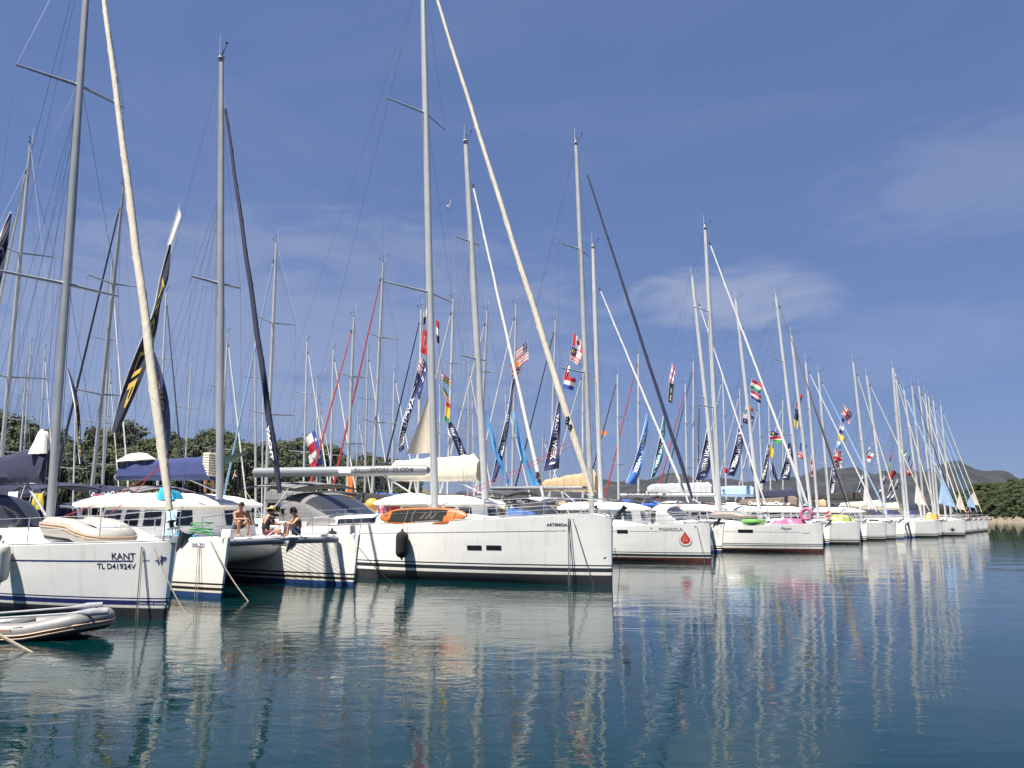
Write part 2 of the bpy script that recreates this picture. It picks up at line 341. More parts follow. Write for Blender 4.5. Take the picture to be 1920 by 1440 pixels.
# ------------------------------------------------------------------ rig and fittings
def make_rig(root, xm, zdeck, ztop, rake, xfs, zfs, mm, lod, genoa=None, grad=0.11, gtop=0.97, frac=0.95, nspr=2, beam=4.0, chain=None, stern=None, boom=None, mr=0.105, sweep=0.25, ant=True, gbot=0.06):
    """xm: mast foot, rake: how far aft the truck stands; xfs,zfs: forestay foot."""
    hm = ztop - zdeck
    def mp(f, y=0.0): return Vector((xm - rake * f, y, zdeck + hm * f))
    b = MB(); n = 14 if lod > 1 else 8
    fr = [0, .3, .6, .8, .9, 1.0]
    b.tube([mp(f) for f in fr], [mr, mr, mr * .97, mr * .9, mr * .78, mr * .68], n, flat=0.66 if lod > 1 else 0.8)
    if lod > 1:
        b.tube([mp(1.0), mp(1.0) + Vector((0, 0, .05))], [mr * .9, mr * .85], n)
    mast = b.build('mast', mm, root)
    W = 0.006 if lod > 1 else 0.008
    chx = xm - 0.25 - sweep * 0.4; cy = chain or beam / 2 * 0.93
    levels = {1: [0.46], 2: [0.37, 0.70], 3: [0.27, 0.5, 0.74]}[nspr]
    for side in (-1, 1):
        sh_ = MB(); prev = Vector((chx, side * cy, zdeck - 0.4 if lod > 0 else zdeck))
        for f in levels:
            ln = cy * lerp(1.0, 0.7, f)
            tip = mp(f) + Vector((-sweep * ln, side * ln, 0.10))
            root_p = mp(f)
            sp = MB(); sp.tube([root_p, tip], [0.055 if lod > 1 else .05, 0.035], 6, flat=0.45); sp.build('spreader', mm, mast)
            sh_.tube([prev, tip], W, 4); prev = tip
            if lod > 1:
                sh_.tube([Vector((chx, side * cy * .95, zdeck - .35)) if f == levels[0] else ptip, mp(f) + Vector((0, side * mr * .6, -0.1))], W, 4)
            ptip = tip
        sh_.tube([prev, mp(frac)], W, 4)
        sh_.build('shroud', WIRE, root)
    # running rigging beside the mast
    if lod > 1:
        hb = MB()
        hb.tube([mp(0.02, .13) + Vector((.1, 0, 0)), mp(.98, .03) + Vector((.09, 0, 0))], 0.007, 4)
        hb.tube([mp(0.02, -.1) + Vector((-.22, 0, 0)), mp(.98, -.03) + Vector((-.1, 0, 0))], 0.007, 4)
        hb.build('halyard', ROPED, root)
    # backstay
    if stern:
        bs = MB()
        if lod > 1:
            sp_ = lerp(0.25, 0, 0); mid = mp(1.0).lerp(Vector((stern[0], 0, stern[2])), 0.72)
            bs.tube([mp(1.0), mid], W, 4)
            for side in (-1, 1): bs.tube([mid, Vector((stern[0], side * stern[1], stern[2]))], W, 4)
        else: bs.tube([mp(1.0), Vector((stern[0], 0, stern[2]))], W, 4)
        bs.build('backstay', WIRE, root)
    # forestay and furled headsail
    ft, fb_ = mp(frac) + Vector((mr, 0, 0)), Vector((xfs, 0, zfs))
    fs = MB(); fs.tube([fb_, ft], 0.012 if lod > 1 else 0.012, 5); fs.build('forestay', STEEL, root)
    if genoa:
        g = MB(); pts, rs = [], []; rr = random.Random(int(ztop * 997 + xm * 31))
        K = 26 if lod > 1 else 9
        d = ft - fb_; e1 = d.cross(Vector((0, 1, 0))).normalized(); e2 = Vector((0, 1, 0))
        for i in range(K + 1):
            f = lerp(gbot, gtop, i / K); u = i / K
            prof = (0.55 + 0.45 * sstep(u, 0.0, 0.10)) * lerp(1.0, 0.42, u ** 0.8)
            wob = 0.011 * grad / .11 if lod > 1 else 0
            ph = u * 30
            pts.append(fb_ + d * f + (e1 * math.cos(ph) + e2 * math.sin(ph)) * wob * rr.uniform(.3, 1)); rs.append(grad * prof * rr.uniform(.95, 1.05))
        g.tube(pts, rs, 12 if lod > 1 else 7, flat=.85); gs = g.build('furled_sail', genoa, root)
        if lod > 1:                          # the loose leech edge winding round the roll
            e_ = MB(); ep = []
            for i in range(160):
                f = i / 159 * (K - .001); k0 = int(f); pp = pts[k0].lerp(pts[min(K, k0 + 1)], f - k0); r0 = lerp(rs[k0], rs[min(K, k0 + 1)], f - k0); ph = i * .42 + .5 * math.sin(i * .3)
                ep.append(pp + (e1 * math.cos(ph) + e2 * math.sin(ph) * .86) * r0 * .98)
            e_.tube(ep, .011, 4); e_.build('leech_edge', genoa, gs)
        dr = MB(); p0 = fb_ + d.normalized() * 0.25; p1 = fb_ + d.normalized() * .42
        dr.tube([p0, p0 + d.normalized() * .03, p1 - d.normalized() * .03, p1], [.12, .05, .05, .12], 12, cap=True)
        if lod > 1: dr.build('furling_drum', PLAST, root)
        sw = MB(); q0 = fb_ + d * (gtop + .004); q1 = fb_ + d * min(.995, gtop + .016)
        sw.tube([q0, q1], [.05, .045], 8); sw.build('swivel', PLAST, root)
    # masthead instruments
    if lod > 0:
        top = mp(1.0) + Vector((0, 0, .05)); wv = MB()
        wv.tube([top, top + Vector((-.12, .1, .28))], .014, 5); wv.tube([top + Vector((-.3, .2, .26)), top + Vector((.12, .02, .32))], [.03, .008], 5)
        wv.tube([top, top + Vector((.45, -.12, .2)), top + Vector((.5, -.13, .34))], .012, 5); wv.ball(top + Vector((.5, -.13, .34)), .05, 6, 4)
        wv.build('wind_vane', PLAST, mast)
        if ant:
            an = MB(); an.tube([top + Vector((-.06, -.04, 0)), top + Vector((-.06, -.05, .9))], [.012, .007], 5); an.build('antenna', WIREW, mast)
    # boom
    if boom:
        zb = boom['z']; L = boom['L']; ye = boom.get('y', 0.0); ze = boom.get('ze', zb + .1)
        p0 = Vector((xm - rake * .06 - mr - .12, 0, zb)); p1 = Vector((xm - L, ye, ze)); rb = boom.get('r', .10)
        bb = MB(); bb.tube([p0, p0.lerp(p1, .02), p1], [rb * .6, rb, rb], 12 if lod > 1 else 8); bo = bb.build('boom', boom.get('mat', mm), root)
        if lod > 1:
            vg = MB(); vg.tube([Vector((xm - .12, 0, zdeck + .25)), p0.lerp(p1, .28)], .035, 8); vg.build('boom_vang', mm, root)
        if lod > 0:
            tl = MB(); tl.tube([p1, mp(.985)], W * .7, 4)
            tl.tube([p0.lerp(p1, .85) - Vector((0, 0, rb)), Vector((p1.x + .9, 0, zdeck - .2))], .012, 4); tl.build('topping_lift', ROPED, root)
        if boom.get('bag'):
            rr = random.Random(int(L * 100 + xm * 77)); cov = MB(); rings = []; K = 18; hmax = boom.get('h', .75)
            dirv = (p1 - p0).normalized(); sidev = Vector((-dirv.y, dirv.x, 0)).normalized()
            for i in range(K + 1):
                u = i / K; c = p0.lerp(p1, lerp(0.0, .97, u)); h = lerp(hmax, hmax * boom.get('taper', .42), u ** .8) * (1 if i not in (0, K) else .72) * rr.uniform(.95, 1.05)
                wd = lerp(.24, .15, u) * rr.uniform(.9, 1.1); ring = []
                for k in range(12):
                    th = 2 * math.pi * k / 12
                    yy = math.cos(th) * wd; z_ = math.sin(th)
                    ring.append(c + sidev * yy * (1.15 if z_ < 0 else .8) + Vector((0, 0, -rb * 1.15 + (z_ + 1) / 2 * (h + rb * 1.15) + rr.uniform(-.01, .01))))
                rings.append(ring)
            cov.loft(rings); cv_ = cov.build('sail_cover', boom['bag'], root)
            if lod > 0:
                lz = MB()
                for fx in (.25, .55, .85):
                    c = p0.lerp(p1, fx); lz.tube([c + Vector((0, .2, .2)), mp(.66) + Vector((0, .08, 0))], .005, 4); lz.tube([c + Vector((0, -.2, .2)), mp(.66) + Vector((0, -.08, 0))], .005, 4)
                lz.build('lazy_jacks', WIRE, root)
            if boom.get('flaked') and lod > 1:
                fl = MB()
                for k in range(9):
                    zz = .1 + k * .085; ring = []
                    c = p0 + Vector((.05, 0, zz))
                    fl.tube([c + Vector((-.5, -.14, 0)), c + Vector((-.05, -.2, -.03)), c + Vector((.03, 0, -.05)), c + Vector((-.05, .2, -.03)), c + Vector((-.5, .14, 0))], [.05, .06, .055, .06, .05], 7)
                fl.build('flaked_sail', CREAM, root)
        return mp, bo, p0, p1
    return mp, None, None, None

def guard_rails(root, h, t0, t1, lod, zoff=0.03, ht=0.62, sides=(-1, 1)):
    for side in sides:
        w_ = MB(); ln = (t1 - t0) * h.L; n = max(3, int(ln / 2.0)); top, mid = [], []
        for i in range(n + 1):
            t = lerp(t0, t1, i / n); z = h.sheer(t); p = Vector((h.x(t, z), h.yc + side * (h.half(t, z) - .07), z + zoff))
            if i > 0:
                st = MB(); st.tube([p, p + Vector((0, 0, ht))], .014, 6); st.box(p, (.08, .05, .04)); st.build('stanchion', STEEL, root)
            top.append(p + Vector((0, 0, ht - .01))); mid.append(p + Vector((0, 0, ht * .52)))
        w_.tube(top, .006, 4); w_.tube(mid, .005, 4); w_.build('guard_wire', STEEL, root)
    # pulpit round the bow
    zb = h.sheer(0) + zoff; t2 = t0; z2 = h.sheer(t2) + zoff; x2 = h.x(t2, z2 - zoff); y2 = h.half(t2, z2 - zoff) - .07
    pb = MB()
    for side in (-1, 1):
        e = Vector((x2, h.yc + side * y2, z2)); f = Vector((-.18, h.yc + side * .16, zb))
        pb.tube([e, e + Vector((0, 0, ht - .02)), Vector((-.55, h.yc + side * .33, zb + ht + .03)), Vector((-.12, h.yc + side * .2, zb + ht + .04)), Vector((-.1, h.yc + side * .18, zb + ht * .9)), f], .014, 6)
        pb.tube([e + Vector((0, 0, ht * .52)), Vector((-.3, h.yc + side * .24, zb + ht * .5))], .012, 6)
    pb.build('pulpit', STEEL, root)

def make_anchor(root, p, big=1.0, m=None):
    b = MB(); x, y, z = p
    b.tube([(x - .75 * big, y, z + .02), (x + .2 * big, y, z + .05), (x + .42 * big, y, z - .03)], [.035 * big, .04 * big, .03 * big], 8)
    # plough blade: two curved flukes meeting in a ridge
    def fl(side):
        return lambda u, v: (x + lerp(.48, .02, u) * big, y + side * v * lerp(.24, .02, u) * big, z + (lerp(.12, -.30, u) + v * v * .10) * big)
    for side in (-1, 1): b.grid(fl(side), 6, 4)
    b.tube([(x + .42 * big, y, z - .03), (x + .2 * big, y, z - .2)], [.04 * big, .02 * big], 6)
    a = b.build('anchor', m or GALV, root)
    c = MB(); c.box((x - .25 * big, y - .07, z - .02), (.7 * big, .02, .12)); c.box((x - .25 * big, y + .07, z - .02), (.7 * big, .02, .12)); c.tube([(x + .06 * big, y - .07, z - .03), (x + .06 * big, y + .07, z - .03)], .05, 8); c.build('bow_roller', STEEL, root)
    return a

def make_sprayhood(root, xf, xa, wd, z0, h, m, clear=True):
    b = MB()
    def fn(u, v):
        th = math.pi * v; hh = h * (sstep(u, -.15, .75)) ; ww = wd / 2 * lerp(.86, 1.0, u)
        return (lerp(xf, xa, u), -math.cos(th) * ww * (1 if True else 0), z0 + hh * max(0, math.sin(th)) ** .45)
    def mi(u, v): return 1 if clear and .10 < u < .62 and (.12 < v < .48 or .52 < v < .88) else 0
    b.grid(fn, 12, 24, mifn=mi); return b.build('sprayhood', [m, CLEAR], root)
def make_bimini(root, x0, x1, wd, z, m, zd, droop=.22):
    b = MB()
    for off in (0, -.03):
        b.grid(lambda u, v: (lerp(x0, x1, u), (v - .5) * wd, z + off - droop * (2 * v - 1) ** 2 - .16 * abs(2 * u - 1) ** 3 + .02 * math.cos(u * 6 * math.pi)), 12, 10)
    bo = b.build('bimini', m, root)
    f = MB()
    for x in (x0 + .1 * (x1 - x0), x1 - .1 * (x1 - x0)):
        f.tube([(lerp(x0, x1, .5), -wd / 2 * .97, zd), (x, -wd / 2 * .98, z - droop - .05), (x, -wd / 4, z - .1), (x, wd / 4, z - .1), (x, wd / 2 * .98, z - droop - .05), (lerp(x0, x1, .5), wd / 2 * .97, zd)], .014, 6)
    f.build('bimini_frame', STEEL, root)
def make_wheel(root, x, y, z, r=.45):
    b = MB(); b.tube([(x, y + r * math.cos(2 * math.pi * k / 18), z + r * math.sin(2 * math.pi * k / 18)) for k in range(19)], .016, 6)
    for k in range(5): b.tube([(x, y, z), (x, y + r * math.cos(2 * math.pi * k / 5), z + r * math.sin(2 * math.pi * k / 5))], .009, 5)
    b.box((x + .12, y, z - .35), (.18, .22, .75)); b.build('steering_wheel', PLAST, root)

def coachroof(root, h, t0, t1, wfrac, ht, windows, lod):
    b = MB(); K = 16; rings = []
    for i in range(K + 1):
        u = i / K; t = lerp(t0, t1, u); z = h.sheer(t) - .01
        hw = min(h.half(t, z) * .72, h.B / 2 * wfrac) * lerp(.35, 1, sstep(u, -.05, .35))
        hh = ht * sstep(u, -.08, .45) * lerp(1, 1.08, u) + .06; x = h.x(t, z)
        ring = []
        for k in range(11):
            q = k / 10 * 2 - 1
            s_ = abs(q); y = hw * math.copysign(1 - max(0, 1 - s_ * 1.0) ** 1.0, q) if False else hw * math.sin(q * math.pi / 2) * (1.0 - .12 * (1 - s_))
            zz = z + hh * (1 - s_ ** 5) + .03
            ring.append((x, y, zz))
        rings.append(ring)
    b.loft(rings, False)
    a, c = rings[-1], rings[0]; b.add(a, [tuple(range(len(a)))]); b.add(c, [tuple(reversed(range(len(c))))])
    cr = b.build('coachroof', DECK, root, ang=40)
    def side_pt(u, hz, sd, off=.012):
        t = lerp(t0, t1, u); z = h.sheer(t) - .01; x = h.x(t, z)
        hw = min(h.half(t, z) * .72, h.B / 2 * wfrac) * lerp(.35, 1, sstep(u, -.05, .35)); hh = ht * sstep(u, -.08, .45) * lerp(1, 1.08, u) + .06
        q = lerp(1.0, .80, hz); y = hw * math.sin(q * math.pi / 2) * (1 - .12 * (1 - q)); zz = z + hh * (1 - q ** 5) + .03
        return Vector((x, sd * (y + off), zz + off * .3))
    for (u0, u1) in windows:
        for sd in (-1, 1):
            wb = MB(); wb.grid(lambda u, v: side_pt(lerp(u0, u1, u), lerp(.22, .92, v), sd), 8, 3); wb.build('window', GLASS, cr)
    if lod > 1:
        for (u, ww) in ((.3, .5), (.62, .55)):
            t = lerp(t0, t1, u); z = h.sheer(t); hb = MB(); hh = ht * sstep(u, -.08, .45) * lerp(1, 1.08, u) + .09
            hb.box((h.x(t, z), 0, z + hh + .02), (ww, ww, .06)); hb.build('hatch', GLASS, cr)
    return cr

def decal(root, h, x0, x1, z0, z1, m, name='portlight', side=-1, off=.005, n=6):
    b = MB(); b.grid(lambda u, v: h.surf(lerp(x0, x1, u), lerp(z0, z1, v), side, off), n, 2); return b.build(name, m, root)

BOATS = {}
def yacht(key, label, r=None, a_bow=None, base=None, top=None, L=14.0, B=4.2, fb=1.75, fs=1.35, flip=False, lod=2, boommat=None, af=AF_BLK, afh=.16, stripes=((.22, .30, DARKG), (.36, .39, DARKG)), mm=ALU,
          genoa=CREAM, grad=.10, frac=.95, gtop=.97, bag=None, bagh=.75, boomL=None, boomz=None, boomy=0.0, ztop=None, nspr=2, hood=None, bim=None, bimz=None, group='yachts moored in the front row', cat='sailing yacht',
          mr=.105, xfs=-.45, anchor=True, portlights=(), stem=.16, flaked=False, coach=(.26, .70, .34), full=2.2, sweep=.28, a_mast=None, boomr=.10, wheels=True, ant=True, hoodx=None, bimx=None, drop=0.0, ht=.36, gbot=.06, rail=True, wins=((.33, .5), (.56, .8)), taper=.5):
    if r is not None:
        pm = onr(r, base); am = ar(pm)[0]
    else:
        pm = ona(a_mast, base); am, r = ar(pm)
    if top:
        pt = onr(r, *top); ztop = pt.z; rake = am - ar(pt)[0]
    else: rake = .45
    if flip:
        rake = -rake; a_bow = am - (.40 * L) if a_bow is None else a_bow; xm = -(am - a_bow); rz = YAW + math.pi
    else:
        a_bow = am + .40 * L if a_bow is None else a_bow; xm = am - a_bow; rz = YAW
    rake = max(-.1, min(1.6, rake))
    root = thing('sailing_yacht', label, cat, AR(a_bow, r), rz, group)
    h = Hull(L, B, fb, fs, stem=stem, full=full, drop=drop)
    ho = h.mesh('hull', root, af, afh, stripes if lod > 0 else (), ns=34 if lod > 1 else 12, top=9 if lod > 1 else 3)
    h.deck('deck', root, DECK, ns=24 if lod > 1 else 10)
    cr = coachroof(root, h, coach[0], coach[1], .62, ht, wins, lod)
    tm = -xm / L; zd = h.sheer(tm) + (ht * sstep((tm - coach[0]) / (coach[1] - coach[0]), -.08, .45) + .07 if tm > coach[0] else .05)
    zb = boomz or zd + 1.25; bL = boomL or .36 * L
    mpf, bo, p0, p1 = make_rig(root, xm, zd, ztop, rake, xfs, h.sheer(0) + .05, mm, lod, genoa, grad, gtop, frac, nspr, B, stern=(-L * .99, B * .3, h.fs + .05), mr=mr, sweep=sweep, ant=ant, gbot=gbot,
                               boom=dict(z=zb, L=bL, taper=taper, mat=boommat or mm, bag=bag, h=bagh, y=boomy, r=boomr, flaked=flaked))
    # cockpit: coamings either side of a sunk well, benches, wheels
    ck = MB(); x0, x1 = -coach[1] * L - .05, -L * .97
    zc = h.sheer(.85)
    for sd in (-1, 1):
        rg = []
        for i in range(7):
            x = lerp(x0, x1, i / 6); yw = h.half(min(1, -x / L), zc) * .66
            rg.append([(x, sd * yw, zc + .02), (x, sd * yw, zc + .30), (x, sd * (yw - .1), zc + .33), (x, sd * (yw - .28), zc + .30), (x, sd * (yw - .3), zc + .02)][::sd])
        ck.loft(rg, True)
    ck.build('cockpit_coaming', DECK, root)
    if lod > 0:
        sf = MB(); sf.grid(lambda u, v: (lerp(x0, x1, u), (v - .5) * B * .52, zc + .085), 2, 2); sf.build('cockpit_sole', TEAK, root)
        if wheels:
            for sd in (-1, 1): make_wheel(root, x1 + 1.6, sd * B * .22, zc + .95)
    if hood: make_sprayhood(root, *(hoodx or (x0 + 1.1, x0 - .55)), B * .72, zc + .28, 1.25, hood, lod > 1)
    if bim: make_bimini(root, *(bimx or (x0 - 1.1, x1 + .3)), B * .74, bimz or zc + 2.25, bim, zc + .3)
    if rail:
        if lod > 1:
            guard_rails(root, h, .11, .96, lod)
            for sd in (-1, 1):
                tr = MB(); tr.tube(h.rail(sd, .0, 1.0), .022, 5); tr.build('toe_rail', ALU, root)
        elif lod == 1:
            guard_rails(root, h, .11, .96, lod)
        ps = MB(); zs = h.fs
        for sd in (-1, 1): ps.tube([(-L * .86, sd * B * .40, zs), (-L * .86, sd * B * .40, zs + .65), (-L * .985, sd * B * .36, zs + .65), (-L * .985, sd * B * .17, zs + .65), (-L * .985, sd * B * .17, zs)], .014, 5)
        if lod > 0: ps.build('pushpit', STEEL, root)
    if anchor: make_anchor(root, (.1, 0, h.fb + .06), 1.0 if lod > 1 else .9, GALV)
    for (xx0, xx1, z0, z1) in portlights: decal(ho, h, xx0, xx1, z0, z1, GLASS)
    B_ = dict(root=root, h=h, hull=ho, xm=xm, zd=zd, ztop=ztop, mp=mpf, boom=bo, p0=p0, p1=p1, a=a_bow, r=r, L=L, zc=zc)
    BOATS[key] = B_
    return B_

def catamaran(key, label, r, a_bow, base, top, L=12.0, sep=4.9, fb=1.65, fs=1.35, lod=2, mm=ALUW, genoa=WHITES, grad=.10, gtop=.95, frac=.86, bag=None, bagh=.9, boomL=6.6, roofz=2.95, group='catamarans moored in the front row',
              af=AF_BLU, afh=.14, stripes=((.20, .28, BROWNS), (.35, .40, BROWNS)), flaked=False, mr=.12, nets=True, fly=False, winm=GLASS, taper=.75, nspr=1, boomup=1.0):
    pm = onr(r, base); am = ar(pm)[0]; pt = onr(r, *top); ztop = pt.z; rake = max(0, min(1.6, am - ar(pt)[0])); xm = am - a_bow
    root = thing('catamaran', label, 'catamaran', AR(a_bow, r), YAW, group)
    hs = []
    for sd in (-1, 1):
        h = Hull(L, 1.55, fb, fs, yc=sd * sep / 2, stem=.22, full=1.9, wl=.86, sternw=.9); hs.append(h)
        ho = h.mesh('hull', root, af, afh, stripes, ns=26 if lod > 1 else 12, top=9 if lod > 1 else 4); h.ho = ho
        h.deck('side_deck', root, DECK, .05, 16)
        make_rail = MB(); make_rail.tube(h.rail(-1, .0, 1.0), .02, 5); make_rail.tube(h.rail(1, .0, 1.0), .02, 5); make_rail.build('toe_rail', GEL, root)
    zd = fb - .08; xb = -.75; xf = -3.3          # crossbeam, front of the bridge deck
    iw = sep / 2 - .45
    bd = MB(); rings = []
    for i, (x, zlo, zhi) in enumerate([(xf, zd - .28, zd), (xf - .12, zd - .5, zd + .01), (xf - .6, zd - .74, zd + .01), (xf - 1.6, .82, zd + .01), (-L * .8, .72, zd - .02), (-L * .93, .72, zd - .3)]):
        ring = [(x, -iw, zlo), (x, -iw * .55, zlo - .04), (x, 0, zlo - .1), (x, iw * .55, zlo - .04), (x, iw, zlo), (x, iw, zhi), (x, 0, zhi), (x, -iw, zhi)]
        rings.append(ring)
    bd.loft(rings); bd.build('bridge_deck', GEL, root, ang=60)
    cb = MB(); cb.tube([(xb, -sep / 2 + .3, fb - .16), (xb, 0, fb - .14), (xb, sep / 2 - .3, fb - .16)], .10, 12); cb.build('crossbeam', BOOMG if lod > 1 else mm, root)
    sk = MB(); sk.tube([(xb, -.75, fb - .08), (xb + .05, 0, fb + .42), (xb, .75, fb - .08)], .02, 6); sk.tube([(xb, 0, fb - .05), (xb + .05, 0, fb + .42)], .03, 6); sk.build('seagull_striker', STEEL, root)
    if nets:
        tn = MB()
        for sd in (-1, 1):
            y0, y1 = (.42, iw + .05) if sd > 0 else (-iw - .05, -.42); n = 34 if lod > 1 else 12
            for k in range(n + 1):
                y = lerp(y0, y1, k / n); x = lerp(xb - .05, xf, k / n)
                tn.tube([(xb - .05, y, fb - .14), (xf, y, zd - .03)], .0045, 3); tn.tube([(x, y0, fb - .14 - .02 * math.sin(math.pi * k / n)), (x, y1, fb - .14)], .0045, 3)
        tn.build('trampoline', WIREW, root)
    wk = MB(); wk.box(((xb + xf) / 2, 0, zd - .02), (abs(xf - xb) - .16, .84, .09)); wk.build('walkway', DECK, root)
    # cabin: wall with raked window band under an overhanging roof
    cx0, cx1, cw = xf - 1.45, -L * .60, sep / 2 - .05
    def plan(off, k=28):                     # rounded front outline, from starboard aft round the bow end to port aft
        o = []
        for i in range(k + 1):
            th = math.pi * (i / k) - math.pi / 2
            cxx = cx0 - 1.7
            if i in (0, k): o.append((cx1, math.copysign(cw + off, math.sin(th))))
            else: o.append((cxx + (1.7 + off) * abs(math.cos(th)) ** .62, math.copysign((cw + off) * abs(math.sin(th)) ** .62, math.sin(th))))
        return o
    zr = roofz - .38; zw0, zw1 = zd + .30, zr - .07
    cbm = MB(); rg = []
    for z, off in ((zd - .02, .14), (zw0, .08), (zw1, -.06), (zr + .02, -.08)): rg.append([(x, y, z) for x, y in plan(off)])
    cbm.loft(rg, False); cbn = cbm.build('cabin', GEL, root, ang=50)
    pl0, pl1 = plan(.075 + .02), plan(-.055 + .02); n = len(pl0) - 1
    for (i0, i1) in ((0, 1), (2, 5), (6, 9), (10, 13), (15, 18), (19, 22), (23, 26), (n - 1, n)):
        wb = MB()
        for i in range(i0, i1):
            segs = 1
            q = [Vector((*pl0[i], zw0 + .07)), Vector((*pl0[i + 1], zw0 + .07)), Vector((*pl1[i + 1], zw1 - .05)), Vector((*pl1[i], zw1 - .05))]
            if i1 - i0 == 1:
                if i0 == 0: q[0], q[3] = q[0].lerp(q[1], .12), q[3].lerp(q[2], .12)
                else: q[1], q[2] = q[1].lerp(q[0], .12), q[2].lerp(q[3], .12)
            wb.add(q, [(0, 1, 2, 3)])
        wb.build('window', winm, cbn)
    rf = MB(); rg = []
    for z, off in ((zr - .02, .18), (zr + .05, .30), (zr + .12, .27), (zr + .22, -.02), (zr + .36, -.5), (zr + .46, -1.2)):
        ring = []
        for x, y in plan(off): ring.append((x if x > cx1 + .01 else cx1 - 1.5, y, z + .02 * (x - cx1) * 0))
        rg.append(ring)
    rf.loft(rg, False); last = rg[-1]; nn = len(last)
    rf.add(last, [(i, i + 1, nn - 2 - i, nn - 1 - i) for i in range(nn // 2 - 1)] + [(nn // 2 - 1, nn // 2, nn // 2 + 1)])
    rf.add(rg[0], [tuple(reversed(range(nn)))])
    roof = rf.build('roof', DECK, root, ang=50)
    if lod > 1:
        for sd in (-1, 1):
            hr = MB(); hr.tube([(cx0 - 2.4, sd * (cw - .35), zr + .2), (cx0 - 2.4, sd * (cw - .35), zr + .32), (cx1 + .5, sd * (cw - .35), zr + .32), (cx1 + .5, sd * (cw - .35), zr + .2)], .014, 6); hr.build('grab_rail', STEEL, roof)
        hd = MB(); hd.box((cx0 - 2.0, -1.0, zr + .33), (.6, .6, .05)); hd.build('hatch', GLASS, roof)
    # aft cockpit: posts that carry the roof, bulkhead and davits
    po = MB()
    for sd in (-1, 1): po.tube([(cx1 - 1.3, sd * (cw + .05), zd - .2), (cx1 - 1.35, sd * (cw + .05), zr)], .045, 8)
    po.build('roof_post', STEEL, root)
    bk = MB(); bk.box((cx1 - .02, 0, (zd + zr) / 2), (.05, cw * 2 - .2, zr - zd - .05)); bk.build('saloon_door', GLASS, root)
    dv = MB()
    for sd in (-1, 1): dv.tube([(-L * .9, sd * 1.2, zd), (-L * .95, sd * 1.2, zd + 1.0), (-L * 1.06, sd * 1.2, zd + 1.05)], .05, 8)
    dv.build('davit', STEEL, root)
    for h in hs:
        sd = 1 if h.yc > 0 else -1
        guard_rails(root, h, .16, .95, lod, sides=(sd,)) if lod > 0 else None
    zfoot = zr + .25
    mpf, bo, p0, p1 = make_rig(root, xm, zfoot, ztop, rake, xb, fb + .40, mm, lod, genoa, grad, gtop, frac, nspr, 4.0, chain=1.15, stern=None, mr=mr, sweep=.25,
                               boom=dict(z=zfoot + boomup, L=boomL, taper=taper, bag=bag, h=bagh, r=.11, flaked=flaked, ze=zfoot + boomup + .15))
    make_anchor(root, (xb + .15, .0, fb - .22), 1.0)
    B_ = dict(root=root, hs=hs, xm=xm, zd=zd, ztop=ztop, mp=mpf, boom=bo, p0=p0, p1=p1, a=a_bow, r=r, L=L, zr=zr, cx0=cx0, cx1=cx1, cw=cw, xb=xb, xf=xf, roof=roof)
    BOATS[key] = B_
    return B_
def W(b, x, y, z):                            # boat coordinates to world
    return b['root'].matrix_basis @ Vector((x, y, z))
HAZE_DENSITY = 0.000010
# ------------------------------------------------------------------ water, shores, hills, trees
wm = bpy.data.materials.new('sea_water'); wm.use_nodes = True
t = wm.node_tree; b = t.nodes['Principled BSDF']
b.inputs['Base Color'].default_value = (0.0004, 0.0140, 0.0155, 1); b.inputs['Roughness'].default_value = 0.012; b.inputs['IOR'].default_value = 1.333
cN = t.nodes.new('ShaderNodeTexCoord')
def wave(scale, stretch, rot, detail, dist, ntype='FBM'):
    m_ = t.nodes.new('ShaderNodeMapping'); m_.inputs['Rotation'].default_value = (0, 0, rot); m_.inputs['Scale'].default_value = stretch
    t.links.new(cN.outputs['Object'], m_.inputs['Vector'])
    n_ = t.nodes.new('ShaderNodeTexNoise'); n_.inputs['Scale'].default_value = scale; n_.inputs['Detail'].default_value = detail; n_.inputs['Roughness'].default_value = .5; n_.inputs['Distortion'].default_value = dist
    t.links.new(m_.outputs[0], n_.inputs['Vector'])
    return n_.outputs['Fac']
def mul(s, k):
    n_ = t.nodes.new('ShaderNodeMath'); n_.operation = 'MULTIPLY'; t.links.new(s, n_.inputs[0])
    if isinstance(k, float): n_.inputs[1].default_value = k
    else: t.links.new(k, n_.inputs[1])
    return n_.outputs[0]
def addn(a_, b_):
    n_ = t.nodes.new('ShaderNodeMath'); n_.operation = 'ADD'; t.links.new(a_, n_.inputs[0]); t.links.new(b_, n_.inputs[1]); return n_.outputs[0]
swell = mul(wave(0.42, (0.6, 1.0, 1), 0.35, 2, 0.4), 0.020)
ripple = mul(wave(1.9, (0.60, 1.0, 1), -0.10, 4, 0.9), 0.0092)
fine = mul(wave(7.0, (0.45, 1.0, 1), 0.1, 3, 0.6), 0.0017)
patch = wave(0.05, (1, 1, 1), 0.8, 2, 0.0)           # calmer and more ruffled patches
mr_ = t.nodes.new('ShaderNodeMapRange'); mr_.inputs['From Min'].default_value = .35; mr_.inputs['From Max'].default_value = .65; mr_.inputs['To Min'].default_value = .45; mr_.inputs['To Max'].default_value = 1.35
t.links.new(patch, mr_.inputs['Value'])
hsum = addn(swell, mul(addn(ripple, fine), mr_.outputs[0]))
bp = t.nodes.new('ShaderNodeBump'); bp.inputs['Strength'].default_value = 1.0; bp.inputs['Distance'].default_value = 1.0
t.links.new(hsum, bp.inputs['Height']); t.links.new(bp.outputs[0], b.inputs['Normal'])
mb = MB(); S = 14000
mb.add([(-S, -2000, 0), (S, -2000, 0), (S, S, 0), (-S, S, 0)], [(0, 1, 2, 3)])
tag(mb.build('water', wm, smooth=False), kind='structure')

